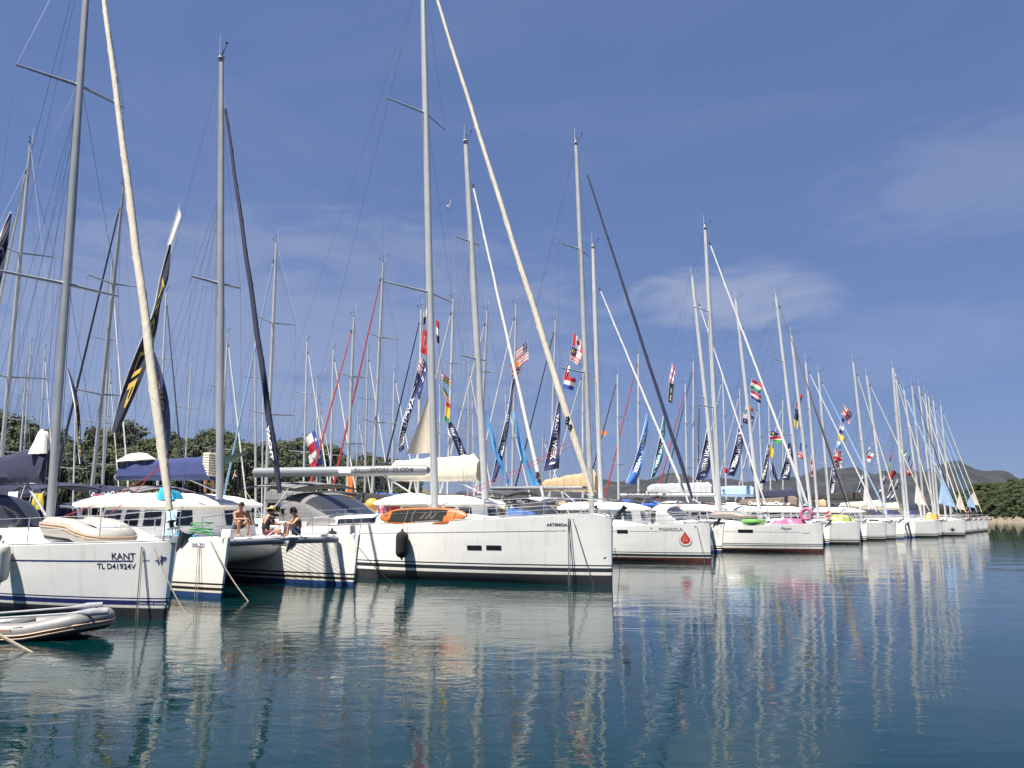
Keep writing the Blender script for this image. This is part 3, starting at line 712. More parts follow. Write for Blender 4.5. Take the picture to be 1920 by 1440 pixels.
PINE = mat('pine_needles', (0.044, 0.058, 0.019), 0.9, var=0.3, vscale=0.6)
PINE2 = mat('oak_leaves', (0.035, 0.050, 0.016), 0.9, var=0.3, vscale=0.6)
BARK = mat('bark', (0.10, 0.075, 0.055), 0.95, var=0.3, vscale=6)
def crown_mesh(seed, W_, Hh, nclump, leaf, m, per=170):
    rr = random.Random(seed); vs, fs = [], []
    for c in range(nclump):
        th = rr.uniform(0, 6.283); q = rr.uniform(0, 1) ** .6; zz = rr.uniform(0, 1)
        wr = W_ * (1 - .55 * abs(zz - .35) ** 1.3 / .65 ** 1.3)
        cx, cy, cz = math.cos(th) * q * wr * .78, math.sin(th) * q * wr * .78, zz * Hh
        cr = rr.uniform(.20, .36) * W_
        for k in range(per):
            d = Vector((rr.gauss(0, 1), rr.gauss(0, 1), rr.gauss(0, .75)))
            d = d.normalized() * cr * rr.uniform(.45, 1.08) ** .7; p = Vector((cx, cy, cz)) + d
            n_ = (d.normalized() + Vector((rr.uniform(-.7, .7), rr.uniform(-.7, .7), rr.uniform(-.2, .9)))).normalized()
            e1 = n_.cross(Vector((rr.uniform(-1, 1), rr.uniform(-1, 1), rr.uniform(-1, 1)))).normalized(); e2 = n_.cross(e1); L_ = leaf * rr.uniform(.6, 1.4)
            o = len(vs); vs += [tuple(p - e1 * L_ * .5), tuple(p + e2 * L_ * .3), tuple(p + e1 * L_ * .6), tuple(p - e2 * L_ * .3)]; fs.append((o, o + 1, o + 2, o + 3))
    me = bpy.data.meshes.new('crown'); me.from_pydata(vs, [], fs); me.materials.append(m); me.update(); return me
CROWNS = [crown_mesh(100 + i, 2.6 + .3 * (i % 3), 5.2 + (i % 2) * 1.2, 34 + 3 * (i % 3), .31, PINE if i % 3 else PINE2) for i in range(6)]
def trunk_mesh(seed):
    rr = random.Random(seed); b_ = MB(); pts = [Vector((0, 0, -1.5))]
    for k in range(1, 6): pts.append(Vector((rr.uniform(-.2, .2) * k * .4, rr.uniform(-.2, .2) * k * .4, -1.5 + k * 1.5)))
    b_.tube(pts, [.24, .2, .17, .14, .1, .05], 7)
    for k in range(5):
        p = pts[3].lerp(pts[5], k / 5); th = rr.uniform(0, 6.28); b_.tube([p, p + Vector((math.cos(th) * 1.0, math.sin(th) * 1.0, .8)), p + Vector((math.cos(th) * 1.9, math.sin(th) * 1.9, 1.2))], [.08, .05, .02], 5)
    o = b_.build('trunk', BARK); me = o.data; bpy.data.objects.remove(o); return me
TRUNKS = [trunk_mesh(40 + i) for i in range(3)]
def tree(p, hgt, label, group, name='pine_tree', wide=1.0):
    s_ = hgt / 8.6; r0 = thing(name, label, 'tree', p, random.uniform(0, 6.28), group)
    for me, nm, z in ((random.choice(TRUNKS), 'trunk', 0.0), (random.choice(CROWNS), 'crown', 2.0)):
        o = bpy.data.objects.new(nm, me); COL.objects.link(o); o.parent = r0; o.location = (0, 0, z * s_)
        o.scale = (s_ * wide, s_ * wide, s_)
    return r0
def interp(tab, x):
    for (x0, y0), (x1, y1) in zip(tab, tab[1:]):
        if x <= x1: return lerp(y0, y1, max(0, min(1, (x - x0) / (x1 - x0))))
    return tab[-1][1]
EARTH = mat('earth', (0.11, 0.095, 0.05), 0.95, var=0.4, vscale=0.15, bump=.3, bscale=.8)
# wooded shore behind the pontoons
def zl(px, d): return max(-.5, 0.11 * (d - 128)) + .8 * noise.noise(Vector((px * .01, d * .05, 0)))
mb = MB()
mb.grid(lambda u, v: (lambda px, d: Vector((*(ray(px, 965).xy * d), (zl(px, d) if 0 < u < 1 else -1.5) - (3 * sstep(px, 690, 860)))))(lerp(-500, 880, u), lerp(122, 230, v)), 60, 20)
tag(mb.build('wooded_shore_ground', EARTH), kind='structure')
TOPS = [(-260, 760), (0, 762), (40, 772), (80, 785), (110, 806), (160, 812), (200, 806), (260, 798), (310, 812), (350, 815), (400, 795), (440, 800), (480, 822), (525, 808), (560, 822), (600, 832), (650, 838), (700, 846), (740, 858), (780, 880)]
for i in range(84):
    row = i % 3
    px = -250 + (i // 3) * 37 + row * 13 + random.uniform(-9, 9)
    if px > 775: continue
    d = (168, 152, 136)[row] + random.uniform(-5, 5); yt = interp(TOPS, px) + (0, 16, 42)[row] + random.uniform(-7, 10)
    top = CAMH + (965 - yt) / FPX * d; zg = zl(px, d) - 3 * sstep(px, 690, 860)
    tree(Vector((*(ray(px, 965).xy * d), zg)), max(3.5, top - zg), 'dark green pine in the wood on the shore behind the masts', 'pines on the shore behind the yachts', wide=random.uniform(1.0, 1.35))
# headland on the right: pale rock shelf, scrub slope, pines
ROCK = mat('shore_rock', (0.16, 0.13, 0.10), 0.95, var=0.35, vscale=.7, bump=.35, bscale=1.2)
RIDGE = [(1700, 960), (1765, 935), (1800, 916), (1830, 902), (1860, 894), (1920, 888), (2050, 872), (2400, 850)]
def hd(px): return lerp(300, 235, sstep(px, 1740, 1960))
def zh(px, v):
    d = hd(px) + v * 70
    return (CAMH + (965 - interp(RIDGE, px)) / FPX * d - 8.0) * sstep(v, -.05, .9) * sstep(px, 1690, 1800)
mb = MB()
mb.grid(lambda u, v: (lambda px: Vector((*(ray(px, 965).xy * (hd(px) + v * 90)), (-.6 if v == 0 else max(-.6, zh(px, v) * .9 + .9 * noise.noise(Vector((px * .06, v * 14, 3))))))))(lerp(1690, 2400, u)), 110, 22)
tag(mb.build('headland', EARTH), kind='structure')
mb = MB()
mb.grid(lambda u, v: (lambda px: Vector((*(ray(px, 965).xy * (hd(px) - 4 + v * 13)), -.5 + (2.4 * sstep(px, 1755, 1830) + .5) * (v ** .7 if v < .85 else .85 ** .7 - (v - .85) * 3) * (.75 + .6 * noise.noise(Vector((px * .09, v * 2.5, 9)))) + .35 * noise.noise(Vector((px * .5, v * 9, 1))))))(lerp(1735, 2400, u)), 260, 12)
tag(mb.build('rocky_shore', ROCK, ang=20), kind='structure')
for i in range(200):
    row = i % 5; px = 1768 + (i // 5) * 13 + row * 5 + random.uniform(-6, 6)
    v = (.98, .72, .48, .28, .10)[row]; d = hd(px) + v * 90
    if (px < 1790 and row == 4) or px > 2080: continue
    zg = max(0, zh(px, v) * .9); top = (CAMH + (965 - interp(RIDGE, px) - (0, 10, 22, 38, 52)[row] * sstep(px, 1740, 1880) + random.uniform(-4, 5)) / FPX * d)
    tree(Vector((*(ray(px, 965).xy * d), zg)), max(3.5, min(8, top - zg)), 'dense green tree on the wooded headland to the right', 'trees on the headland', wide=random.uniform(1.15, 1.6), name='headland_tree')
# far ridge across the bay
hm_ = bpy.data.materials.new('scrub_hill'); hm_.use_nodes = True; t = hm_.node_tree; b = t.nodes['Principled BSDF']; b.inputs['Roughness'].default_value = 1.0
c = t.nodes.new('ShaderNodeTexCoord'); n1 = t.nodes.new('ShaderNodeTexNoise'); n1.inputs['Scale'].default_value = .014; n1.inputs['Detail'].default_value = 8; n1.inputs['Roughness'].default_value = .7
t.links.new(c.outputs['Object'], n1.inputs['Vector']); rp = t.nodes.new('ShaderNodeValToRGB')
rp.color_ramp.elements[0].position = .44; rp.color_ramp.elements[0].color = (.006, .010, .013, 1); rp.color_ramp.elements[1].position = .66; rp.color_ramp.elements[1].color = (.031, .032, .034, 1)
t.links.new(n1.outputs['Fac'], rp.inputs['Fac']); t.links.new(rp.outputs[0], b.inputs['Base Color'])
HILL = [(560, 958), (760, 940), (900, 925), (1060, 912), (1140, 904), (1200, 898), (1240, 892), (1265, 889), (1310, 897), (1400, 902), (1460, 898), (1520, 893), (1570, 880), (1610, 873), (1640, 884), (1690, 882), (1740, 888), (1768, 874), (1800, 866), (1830, 876), (1870, 888), (1930, 905), (2100, 930), (2500, 950)]
mb = MB()
def hill(u, v):
    px = lerp(560, 2500, u); d = 1500 + v * 700
    z = (965 - interp(HILL, px)) / FPX * 2200 * sstep(v, -.12, 1.0) ** 1.1
    z += 22 * noise.fractal(Vector((px * .012, v * 3, 5)), 1.0, 2.0, 6) * v
    return Vector((*(ray(px, 965).xy * d), max(-2, z) if v > 0 else -2))
mb.grid(hill, 300, 40); tag(mb.build('hills', hm_), kind='structure')
# the pontoon the two rows lie stern-to
PONT = mat('pontoon_concrete', (0.36, 0.35, 0.33), 0.9, var=.2, vscale=1.5)
mb = MB()
for k in range(16):
    p = AR(-34.5, 4 + k * 10); mb.box((p.x, p.y, .25), (2.4, 9.8, .9), rz=YAW)
tag(mb.build('pontoon', PONT, smooth=False), 'concrete floating pontoon between the two rows of moored yachts', 'pontoon')

# the air over the bay
hz = bpy.data.materials.new('haze'); hz.use_nodes = True; t = hz.node_tree; t.nodes.clear()
o_ = t.nodes.new('ShaderNodeOutputMaterial'); pv = t.nodes.new('ShaderNodeVolumePrincipled'); pv.inputs['Color'].default_value = (.62, .72, .92, 1); pv.inputs['Density'].default_value = HAZE_DENSITY
t.links.new(pv.outputs[0], o_.inputs['Volume'])
mb = MB(); mb.box((0, S / 2 - 1500, 150), (S * 2.2, S + 2000, 304)); tag(mb.build('haze', hz, smooth=False), kind='stuff')
# ------------------------------------------------------------------ the front row, bows towards the open water
KANT = yacht('kant', 'white sailing yacht named KANT with blue stripes, nearest the camera at the left', r=10.7, a_bow=-17.55, base=95, top=(171, -150), ztop=None, L=14.2, B=4.3, fb=1.70, fs=1.38, af=AF_BLK, afh=.23,
             stripes=((.29, .395, NAVYG), (.425, .455, NAVYG)), mm=ALUD, genoa=CREAM, grad=.145, frac=1.0, bag=NAVY, bagh=1.05, boomL=5.6, boomz=3.25, mr=.15, flaked=False, nspr=2, hood=NAVY, bim=NAVY, xfs=-.03, gbot=.035, stem=.2, boomr=.13)
CATA = catamaran('cat_a', 'white catamaran with navy headsail roll, blue boom bag and three people on its bow', 16.65, -20.55, 410, (415, 110), L=12.0, mm=ALUD, genoa=NAVY, grad=.135, boomup=.75, bag=BLUEC, bagh=.75, boomL=6.8, flaked=True, mr=.16, frac=.90)
ART = yacht('artemida', 'long white yacht named ARTEMIDA with charcoal stripes and an orange paddleboard on its rail', r=24.6, a_bow=-14.25, base=815, top=(791.5, -70), L=17.4, B=5.1, fb=2.36, fs=1.72, af=AF_BLK, afh=.31,
            stripes=((.41, .54, DARKG), (.60, .645, DARKG)), mm=ALU, genoa=CREAM, grad=.135, frac=1.0, boomL=9.2, boomz=4.05, boomy=-1.7, mr=.17, hood=GREYC, bim=GREYC, bimz=3.75, hoodx=(-12.0, -15.2), bimx=(-14.2, -18.2), nspr=2, boommat=BOOMG, xfs=-.5, drop=.22, stem=.06, coach=(.27, .785, .40), boomr=.21, gbot=.03)
CATB = catamaran('cat_b', 'white catamaran behind ARTEMIDA with cream boom bag and white headsail roll', 31.5, -20.8, 910, (873, 265), L=13.0, mm=ALU, genoa=WHITES, grad=.11, bag=CREAM, bagh=1.25, boomL=6.6, mr=.19, frac=.90, roofz=3.15, nspr=2)
FIG = yacht('figarola', 'white yacht named FIGAROLA with red sail emblem on its bow and navy headsail roll', r=39.2, a_bow=-17.15, base=1110, top=(1080, 268), L=14.6, B=4.5, fb=1.88, fs=1.45, af=AF_RED, afh=.2,
            stripes=((.24, .36, DARKG), (.42, .46, DARKG)), mm=ALU, genoa=NAVY, grad=.115, frac=.985, gtop=.90, boomL=7.0, boommat=BOOMG, boomz=3.75, mr=.16, hood=BLKC, bim=DGREY, xfs=-.5, drop=.12, stem=.05, nspr=2)
CATC = catamaran('cat_c', 'white catamaran half hidden behind FIGAROLA, with a tan boom bag', 47.1, -20.8, 1127, (1112, 462), L=12.4, mm=ALUW, genoa=WHITES, grad=.09, bag=TANC, bagh=1.45, taper=.4, boomL=4.8, mr=.17, frac=.86, roofz=3.0)
PEP = yacht('peppa', 'white yacht with Peppa written on its bow and dark red underwater paint', r=53.2, a_bow=-15.9, base=1350, top=(1322, 427), L=14.3, B=4.4, fb=1.74, fs=1.42, af=AF_RED, afh=.22,
            stripes=((.36, .42, DARKG), (.47, .52, DARKG)), mm=ALUW, genoa=WHITES, grad=.10, frac=.96, boomL=7.5, boomz=3.6, mr=.16, hood=LGREY, bim=DGREY, xfs=-.5, stem=.08)
CATD = catamaran('cat_d', 'white catamaran beyond the yacht Peppa, with a pale grey boom bag', 60.0, -20.9, 1346, (1298, 520), L=12.2, mm=ALUW, genoa=WHITES, grad=.085, bag=LGREY, bagh=.9, boomL=6.0, mr=.17, frac=.91, lod=1, flaked=True, roofz=3.0)
CATE = catamaran('cat_e', 'white catamaran with light blue headsail roll and star boom bag, just right of Peppa', 65.2, -19.6, 1424, (1380, 565), L=12.0, mm=ALUW, genoa=LBLUE, grad=.075, bag=LBLUE, bagh=.8, boomL=6.2, mr=.16, frac=.9, lod=1)
Y55 = yacht('y55', hood=DGREY, label='sailing yacht with a tall white mast, brown headsail roll and brown lettered boom cover', r=70.0, a_bow=-18.0, base=1505, top=(1455, 557), L=13.5, B=4.2, fb=1.75, fs=1.4, mm=ALUW, genoa=BRNC, grad=.07, frac=.97, bag=BRNC, bagh=.8, boomL=5.5, lod=1, mr=.15, bim=DGREY, xfs=-.4)
CATF = catamaran('cat_f', 'catamaran with a lime green inflatable heaped on its bow and a navy furled headsail', 76.2, -19.6, 1521, (1484, 630), L=12.0, mm=ALUW, genoa=NAVY, grad=.085, bag=NAVY, bagh=.8, boomL=6.2, mr=.16, frac=.93, lod=1, af=AF_BLK)
Y11 = yacht('y11', hood=NAVY, label='white yacht right of the lime inflatable, white headsail roll with a loose white corner', r=82.0, a_bow=-18.8, base=1534, top=(1511, 680), L=12.5, B=4.0, fb=1.65, fs=1.35, mm=ALUW, genoa=WHITES, grad=.08, bag=BLKC, bagh=.7, lod=1, mr=.14, bim=NAVY)
Y35 = yacht('y35', hood=BLUEC, label='white yacht with light blue headsail roll and tan boom cover, beyond the lime inflatable', r=86.0, a_bow=-18.9, base=1556, top=(1535, 700), L=12.5, B=4.0, fb=1.65, fs=1.35, mm=ALUW, genoa=LBLUE, grad=.08, bag=TANC, bagh=.7, lod=1, mr=.14, bim=NAVY)
CATG = catamaran('cat_g', 'distant white catamaran with a black boom cover and cream headsail, two hulls showing', 91.0, -18.6, 1631, (1600, 680), L=12.0, mm=ALUW, genoa=CREAM, grad=.08, bag=BLKC, bagh=.8, boomL=6.0, mr=.15, frac=.95, lod=1)
Y25 = yacht('y25', hood=GREYC, label='white yacht with blue striped flag cloths on its deck, beyond the distant catamaran', r=96.0, a_bow=-17.0, base=1662, top=(1625, 705), L=13.5, B=4.2, fb=1.7, fs=1.4, mm=ALUW, genoa=CREAM, grad=.08, bag=CREAM, bagh=.8, lod=1, mr=.14, bim=NAVY)
Y74 = yacht('y74', hood=NAVY, label='white yacht with a very tall pale mast, left one of the close pair', r=100.5, a_bow=-17.4, base=1698, top=(1674, 690), L=13.5, B=4.2, fb=1.7, fs=1.4, mm=ALUW, genoa=CREAM, grad=.08, bag=CREAM, bagh=.8, lod=1, mr=.17, bim=DGREY)
Y79 = yacht('y79', hood=DGREY, label='white yacht with blue star emblem on its bow and a yellow inflatable on deck', r=104.5, a_bow=-15.8, base=1703, top=(1679, 700), L=14.5, B=4.3, fb=1.75, fs=1.4, mm=ALUW, genoa=LBLUE, grad=.10, bag=BLKC, bagh=.7, lod=1, mr=.14, bim=NAVY)
tail = [(109, 1728, 1695, 731, LGREY, -17.0, 'white yacht with thin grey headsail roll, just beyond the yacht with yellow inflatable'),
        (112.5, 1734, 1710, 724, NAVY, -17.2, 'white yacht with a navy headsail roll near the far end of the row'),
        (116.5, 1751, 1723, 724, WHITES, -17.4, 'far yacht with an orange flag by its mast'),
        (121, 1755, 1735, 738, CREAM, -17.5, 'far yacht fourth from the outer end of the row'),
        (126, 1760, 1741, 744, LBLUE, -17.6, 'far yacht with a light blue headsail roll third from the outer end'),
        (131, 1773, 1750, 751, LBLUE, -17.6, 'far yacht with a blue star emblem on its bow, second from the outer end'),
        (136, 1783, 1764, 760, CREAM, -17.7, 'outermost yacht of the row with a cream headsail roll, nearest the headland')]
for i, (rv, bx, tx, ty, g, ab, lb) in enumerate(tail):
    yacht('t%d' % i, lb, r=rv, a_bow=ab, base=bx, top=(tx, ty), L=12.8, B=4.0, fb=1.65, fs=1.35, mm=ALUW, genoa=g, grad=.08, bag=(NAVY, CREAM, BLKC)[i % 3], bagh=.7, lod=1, mr=.135, bim=(DGREY, NAVY)[i % 2], hood=(NAVY, GREYC, BLUEC)[i % 3])

# ------------------------------------------------------------------ rows behind
G2 = 'yachts moored stern-to behind the front row'
row2 = [(53, 275, -7, CREAM, ALU, NAVY, 'tall grey-masted yacht at the left edge behind the yacht named KANT'),
        (232, 350, 167, NAVY, ALUD, NAVY, 'yacht whose mast stands behind the big cream headsail roll, with a navy headsail roll'),
        (518, 455, 497, LBLUE, ALU, GREYC, 'yacht with a blue and white striped headsail roll behind the catamaran with people'),
        (664, 595, 649, ORRED, ALU, BLKC, 'yacht with a thin orange red headsail roll left of the thicker red one'),
        (719, 492, 696, REDC, ALU, ROYAL, 'yacht with a thick red headsail roll and royal blue boom cover'),
        (790, 580, 783, NAVY, ALUW, BLKC, 'yacht with navy headsail roll left of the tallest mast, under the red flag'),
        (850, 560, 838, WHITES, ALUW, BLKC, 'yacht with a slim white headsail roll just right of the tallest mast'),
        (914, 582, 895, WHITES, ALU, GREYC, 'yacht with grey mast close behind the catamaran with the cream boom bag'),
        (968, 570, 959, WHITES, ALU, NAVY, 'yacht flying the American flag behind the long cream headsail roll'),
        (1042, 600, 1030, BLKC, ALU, TANC, 'yacht with a black headsail roll and a tan boom cover'),
        (1093, 690, 1093, WHITES, ALUW, BLKC, 'yacht with a white headsail roll crossing behind the three stacked flags'),
        (1158, 702, 1160, BLKC, ALUW, ROYAL, 'yacht with black and white headsail roll left of the long red one'),
        (1197, 663, 1197, REDC, ALUW, DGREY, 'yacht with a long thin red headsail roll between white masts'),
        (1300, 678, 1300, BLKC, ALUW, LGREY, 'yacht with a white mast right of the thin red headsail roll and pirate flag'),
        (1285, 720, 1289, REDC, ALUW, DGREY, 'yacht with red headsail roll beside the teal banner'),
        (1311, 765, 1306, None, ALUW, DGREY, 'yacht with a short mast beside the navy banner, no headsail'),
        (1355, 700, 1363, WHITES, ALUW, LBLUE, 'yacht with white mast hidden behind the banner pair'),
        (1387, 728, 1394, WHITES, ALUW, LBLUE, 'yacht left of the Hungarian and Croatian flags in the rear row'),
        (1423, 755, 1431, WHITES, ALUW, DGREY, 'yacht with thin mast under the Croatian flag in the rear row'),
        (1441, 742, 1446, None, ALUW, NAVY, 'yacht with thin bare mast left of the Namibian flag'),
        (1468, 750, 1468, WHITES, ALUW, BRNC, 'yacht with thin mast right of the Namibian flag')]
for i, (tx, ty, bx, g, mm, bag, lb) in enumerate(row2):
    yacht('r2_%d' % i, lb, a_mast=-43.2, base=bx, top=(tx, ty), L=13.2, B=4.1, fb=1.65, fs=1.38, flip=True, lod=1 if tx < 1250 else 1, mm=mm, genoa=g, grad=.10, bag=bag, bagh=.75, group=G2, mr=.125, hood=[BLUEC, GREYC, NAVY, LGREY, BLKC][i % 5], bim=[NAVY, GREYC, BLKC, LGREY][i % 4], anchor=False, sweep=.2)
G3 = 'yachts of the farther row behind the pontoon'
row3 = [(210, 500, 190, WHITES, 'far yacht with a white headsail roll seen between two grey masts on the left'),
        (312, 548, 293, NAVY, 'far yacht with a navy headsail roll slanting right behind the gold lettered banner'),
        (427, 625, 409, WHITES, 'far yacht with white headsail roll just right of the catamaran mast'),
        (478, 600, 480, None, 'far yacht with a plain white mast right of the navy headsail roll'),
        (576, 640, 568, WHITES, 'far yacht with white headsail roll standing by the Texas flags'),
        (625, 655, 618, WHITES, 'far yacht with white headsail roll crossed by the orange red roll'),
        (690, 655, 683, WHITES, 'far yacht with white headsail roll crossed by the thick red roll'),
        (739, 697, 734, WHITES, 'far yacht with slim white mast left of the tan triangular sail'),
        (825, 720, 825, None, 'far yacht with short bare mast right of the tallest mast'),
        (879, 683, 877, WHITES, 'far yacht with dark mast left of the big catamaran mast'),
        (886, 750, 889, None, 'far yacht with a short white mast behind the catamaran mast'),
        (948, 740, 951, WHITES, 'far yacht with a thick short white mast beside the navy banner with American flag'),
        (1018, 820, 1018, WHITES, 'far small-masted yacht between the light blue streamers'),
        (785, 712, 785, None, 'far yacht whose mast shows above the tan triangular sail')]
for i, (tx, ty, bx, g, lb) in enumerate(row3):
    yacht('r3_%d' % i, lb, a_mast=-66.5, base=bx, top=(tx, ty), L=12.6, B=4.0, fb=1.6, fs=1.35, lod=1, mm=ALUW if i % 3 else ALU, genoa=g, grad=.10, bag=[NAVY, BLUEC, LGREY, CREAM][i % 4], bagh=.7, group=G3, mr=.125, anchor=False, rail=False, a_bow=None, wheels=False)
G4 = 'farthest yachts before the wooded shore'
row4 = [(58, 645, 38), (80, 655, 70), (48, 710, 30), (207, 700, 190), (362, 678, 341), (494, 720, 491), (594, 710, 594), (672, 780, 665), (143, 720, 137), (600, 760, 601)]
lab4 = ['distant yacht left of the navy mast bag, taller grey mast of a close pair', 'distant yacht with white headsail roll, right of two close masts at far left', 'distant yacht with a short mast before the pines at far left',
        'distant short-masted yacht behind the yacht with navy headsail roll', 'distant yacht with thin mast left of the catamaran mast', 'distant yacht with short white mast right of the navy headsail roll',
        'distant yacht with a thin mast right of the Texas flag mast', 'distant yacht with a thin mast between the two red headsail rolls', 'distant yacht with thin mast just right of the thick grey mast', 'distant yacht with a short mast behind the Texas flags']
for i, (tx, ty, bx) in enumerate(row4):
    yacht('r4_%d' % i, lab4[i], a_mast=-88, base=bx, top=(tx, ty), L=11.5, B=3.8, fb=1.5, fs=1.3, lod=1, mm=ALUW, genoa=WHITES if i % 2 else None, grad=.09, bag=NAVY, bagh=.6, group=G4, mr=.11, anchor=False, rail=False, wheels=False)
# ------------------------------------------------------------------ lettering, portlights and emblems on the hulls
def hit(b, px, py, h=None, side=-1):
    """the point of a boat's starboard topside that is seen at a pixel, in boat coordinates"""
    h = h or b['h']; M = b['root'].matrix_basis.inverted(); o = M @ Vector((0, 0, CAMH)); d = (M.to_3x3() @ ray(px, py))
    lo = None; t = 0.5; prev = None
    while t < 260:
        p = o + d * t; tt = -p.x / h.L
        if 0 <= tt <= 1 and p.z > -.3:
            f = (p.y - h.yc) - side * h.half(tt, max(0, p.z))
            if prev is not None and prev * f <= 0: return p
            prev = f
        t += .02
    return o + d * 30
def hull_text(b, s, px0, px1, pyb, m, h=None, space=1.0, shear=0.0, parent=None, name='lettering', bold=.016):
    h = h or b['h']; p0, p1 = hit(b, px0, pyb, h), hit(b, px1, pyb, h); z0 = (p0.z + p1.z) / 2
    return lettering(s, 1.0, lambda u, v: h.surf(p0.x + u, z0 + v, -1, .004), m, parent or b.get('hull') or h.ho, name, space, shear, width=p1.x - p0.x, bold=bold)
def hull_rect(b, px0, px1, py0, py1, m, h=None, name='portlight'):
    h = h or b['h']; p0, p1 = hit(b, px0, py1, h), hit(b, px1, py0, h)
    return decal(b.get('hull') or h.ho, h, p0.x, p1.x, p0.z, p1.z, m, name)
hull_text(KANT, 'KANT', 210, 254, 1048.5, INK)
hull_text(KANT, 'TL D41924V', 181, 254, 1066.5, INK)
hk = KANT['h']; pa, pb = hit(KANT, 2, 1056), hit(KANT, 249, 1052)
hk.strip(-13.6, pb.x, lambda u: lerp(pa.z - .02, pb.z, u), .028).build('sheer_stripe', NAVYG, KANT['hull'])
q0, q1 = hit(KANT, 266, 1052), hit(KANT, 280, 1050.5)
hk.strip(q0.x, q1.x, lambda u: lerp(q0.z, q1.z, u), .014).build('sheer_stripe', INK, KANT['hull'])
pz = hit(KANT, 299, 1052); em = MB()
for (u0, v0, u1, v1) in ((-.10, 0, .10, .02), (-.05, -.06, -.02, .09), (.01, -.06, .04, .12), (.04, .05, .11, .09)): em.grid(lambda u, v: hk.surf(pz.x + lerp(u0, u1, u), pz.z + lerp(v0, v1, v), -1, .007), 1, 1)
em.build('emblem', NAVYG, KANT['hull'])
p0, p1 = hit(KANT, 256, 1137.5), hit(KANT, 304, 1137.5)
lettering('GENA-UPE PUNČIN', 1.0, lambda u, v: hk.surf(p0.x + u, .315 + v, -1, .004), INKW, KANT['hull'], space=1.25, width=p1.x - p0.x)
hull_text(CATA, '305 ZD', 361, 384, 1026, NAVYG, h=CATA['hs'][0])
ha = ART['h']
hull_text(ART, 'ARTEMIDA', 1025, 1065, 986.5, INK, bold=.03)
c0, c1 = hit(ART, 690, 1002), hit(ART, 1062, 995)
ha.strip(-16.2, c1.x, lambda u: lerp(c0.z - .1, c1.z, u), .016).build('cove_line', LINEG, ART['hull'])
hull_rect(ART, 876.5, 903.5, 1022.8, 1031.3, GLASS); hull_rect(ART, 912, 940, 1022.8, 1031.3, GLASS)
pm_ = hit(ART, 1133, 1047); ha.strip(pm_.x - .03, pm_.x + .05, lambda u: pm_.z + u * .04, .03).build('thruster_mark', INK, ART['hull'])
hull_text(FIG, 'FIGAROLA', 1236.5, 1281, 995.5, INKG, bold=.03)
hf = FIG['h']
hull_rect(FIG, 1157.5, 1177, 993.5, 1000, GLASS)
c0, c1 = hit(FIG, 1178, 996), hit(FIG, 1236, 996.3)
hf.strip(-11, c0.x - .55, lambda u: c0.z, .016).build('cove_line', LINEG, FIG['hull']); hf.strip(c0.x + .03, c1.x, lambda u: lerp(c0.z, c1.z, u), .014).build('cove_line', LINEG, FIG['hull'])
hf.strip(*[hit(FIG, x, 990.5).x for x in (1219.8, 1222.5)], lambda u: hit(FIG, 1221, 990.5).z, .07, n=4).build('cap', GALV, FIG['hull'])
# the sail in a drop: white ring, red drop, pale sail
pc = hit(FIG, 1285, 1011); SR = .27
EMW, EMR, EMO = mat('emblem_white', (.75, .75, .75), .4), mat('emblem_red', (.50, .035, .02), .4), mat('emblem_orange', (.62, .16, .10), .4)
def fs_(u, v, o): return hf.surf(pc.x + u, pc.z + v, -1, o)
def poly(b_, pts, o, mi): b_.add([fs_(u, v, o) for u, v in pts], [tuple(range(len(pts)))], mi)
em = MB()
ring = [(SR * 1.0 * math.cos(k * .2618 - .3), SR * math.sin(k * .2618 - .3) - .06) for k in range(24)]
poly(em, [(x * 1.08, y * 1.08) for x, y in ring], .006, 3); poly(em, [(x + .0, y + .02) for x, y in ring], .009, 0)
poly(em, [(.0, .38), (.09, .22), (.2, .03), (.21, -.1), (.11, -.2), (0, -.235), (-.11, -.2), (-.21, -.1), (-.2, .03), (-.09, .22)], .012, 1)
poly(em, [(-.012, .3), (-.012, -.13), (-.14, -.15), (-.12, .02)], .015, 2); poly(em, [(.02, .27), (.1, .05), (.12, -.13), (.02, -.12)], .015, 2)
em.build('sail_emblem', [EMW, EMR, EMO, INKG], FIG['hull'], smooth=False)
hp = PEP['h']
hull_text(PEP, 'Peppa', 1464, 1484, 993, INKG, shear=.35)
hull_rect(PEP, 1384, 1412, 993, 998.8, GLASS)
c0, c1 = hit(PEP, 1413, 997), hit(PEP, 1500, 998); hp.strip(-11, c0.x - .9, lambda u: c0.z, .016).build('cove_line', LINEG, PEP['hull']); hp.strip(c0.x + .05, c1.x, lambda u: lerp(c0.z, c1.z, u), .016).build('cove_line', LINEG, PEP['hull'])
c0, c1 = hit(PEP, 1504, 998.5), hit(PEP, 1519, 998); hp.strip(c0.x, c1.x, lambda u: lerp(c0.z, c1.z, u) - .06 * math.sin(math.pi * u), .03).build('emblem', INKG, PEP['hull'])
def star(b, px, py, rad, m=NAVYG):
    h = b['h']; p = hit(b, px, py); e = MB(); pts = []
    for k in range(16): q = rad * (1 if k % 4 == 0 else .72 if k % 2 == 0 else .2); pts.append(h.surf(p.x + q * math.cos(k * math.pi / 8), p.z + q * math.sin(k * math.pi / 8), -1, .012))
    e.add(pts + [h.surf(p.x, p.z, -1, .014)], [(i, (i + 1) % 16, 16) for i in range(16)]); e.build('star_emblem', m, b['hull'], smooth=False)
star(BOATS['y79'], 1786, 993, .42); star(BOATS['t5'], 1831, 990, .42)
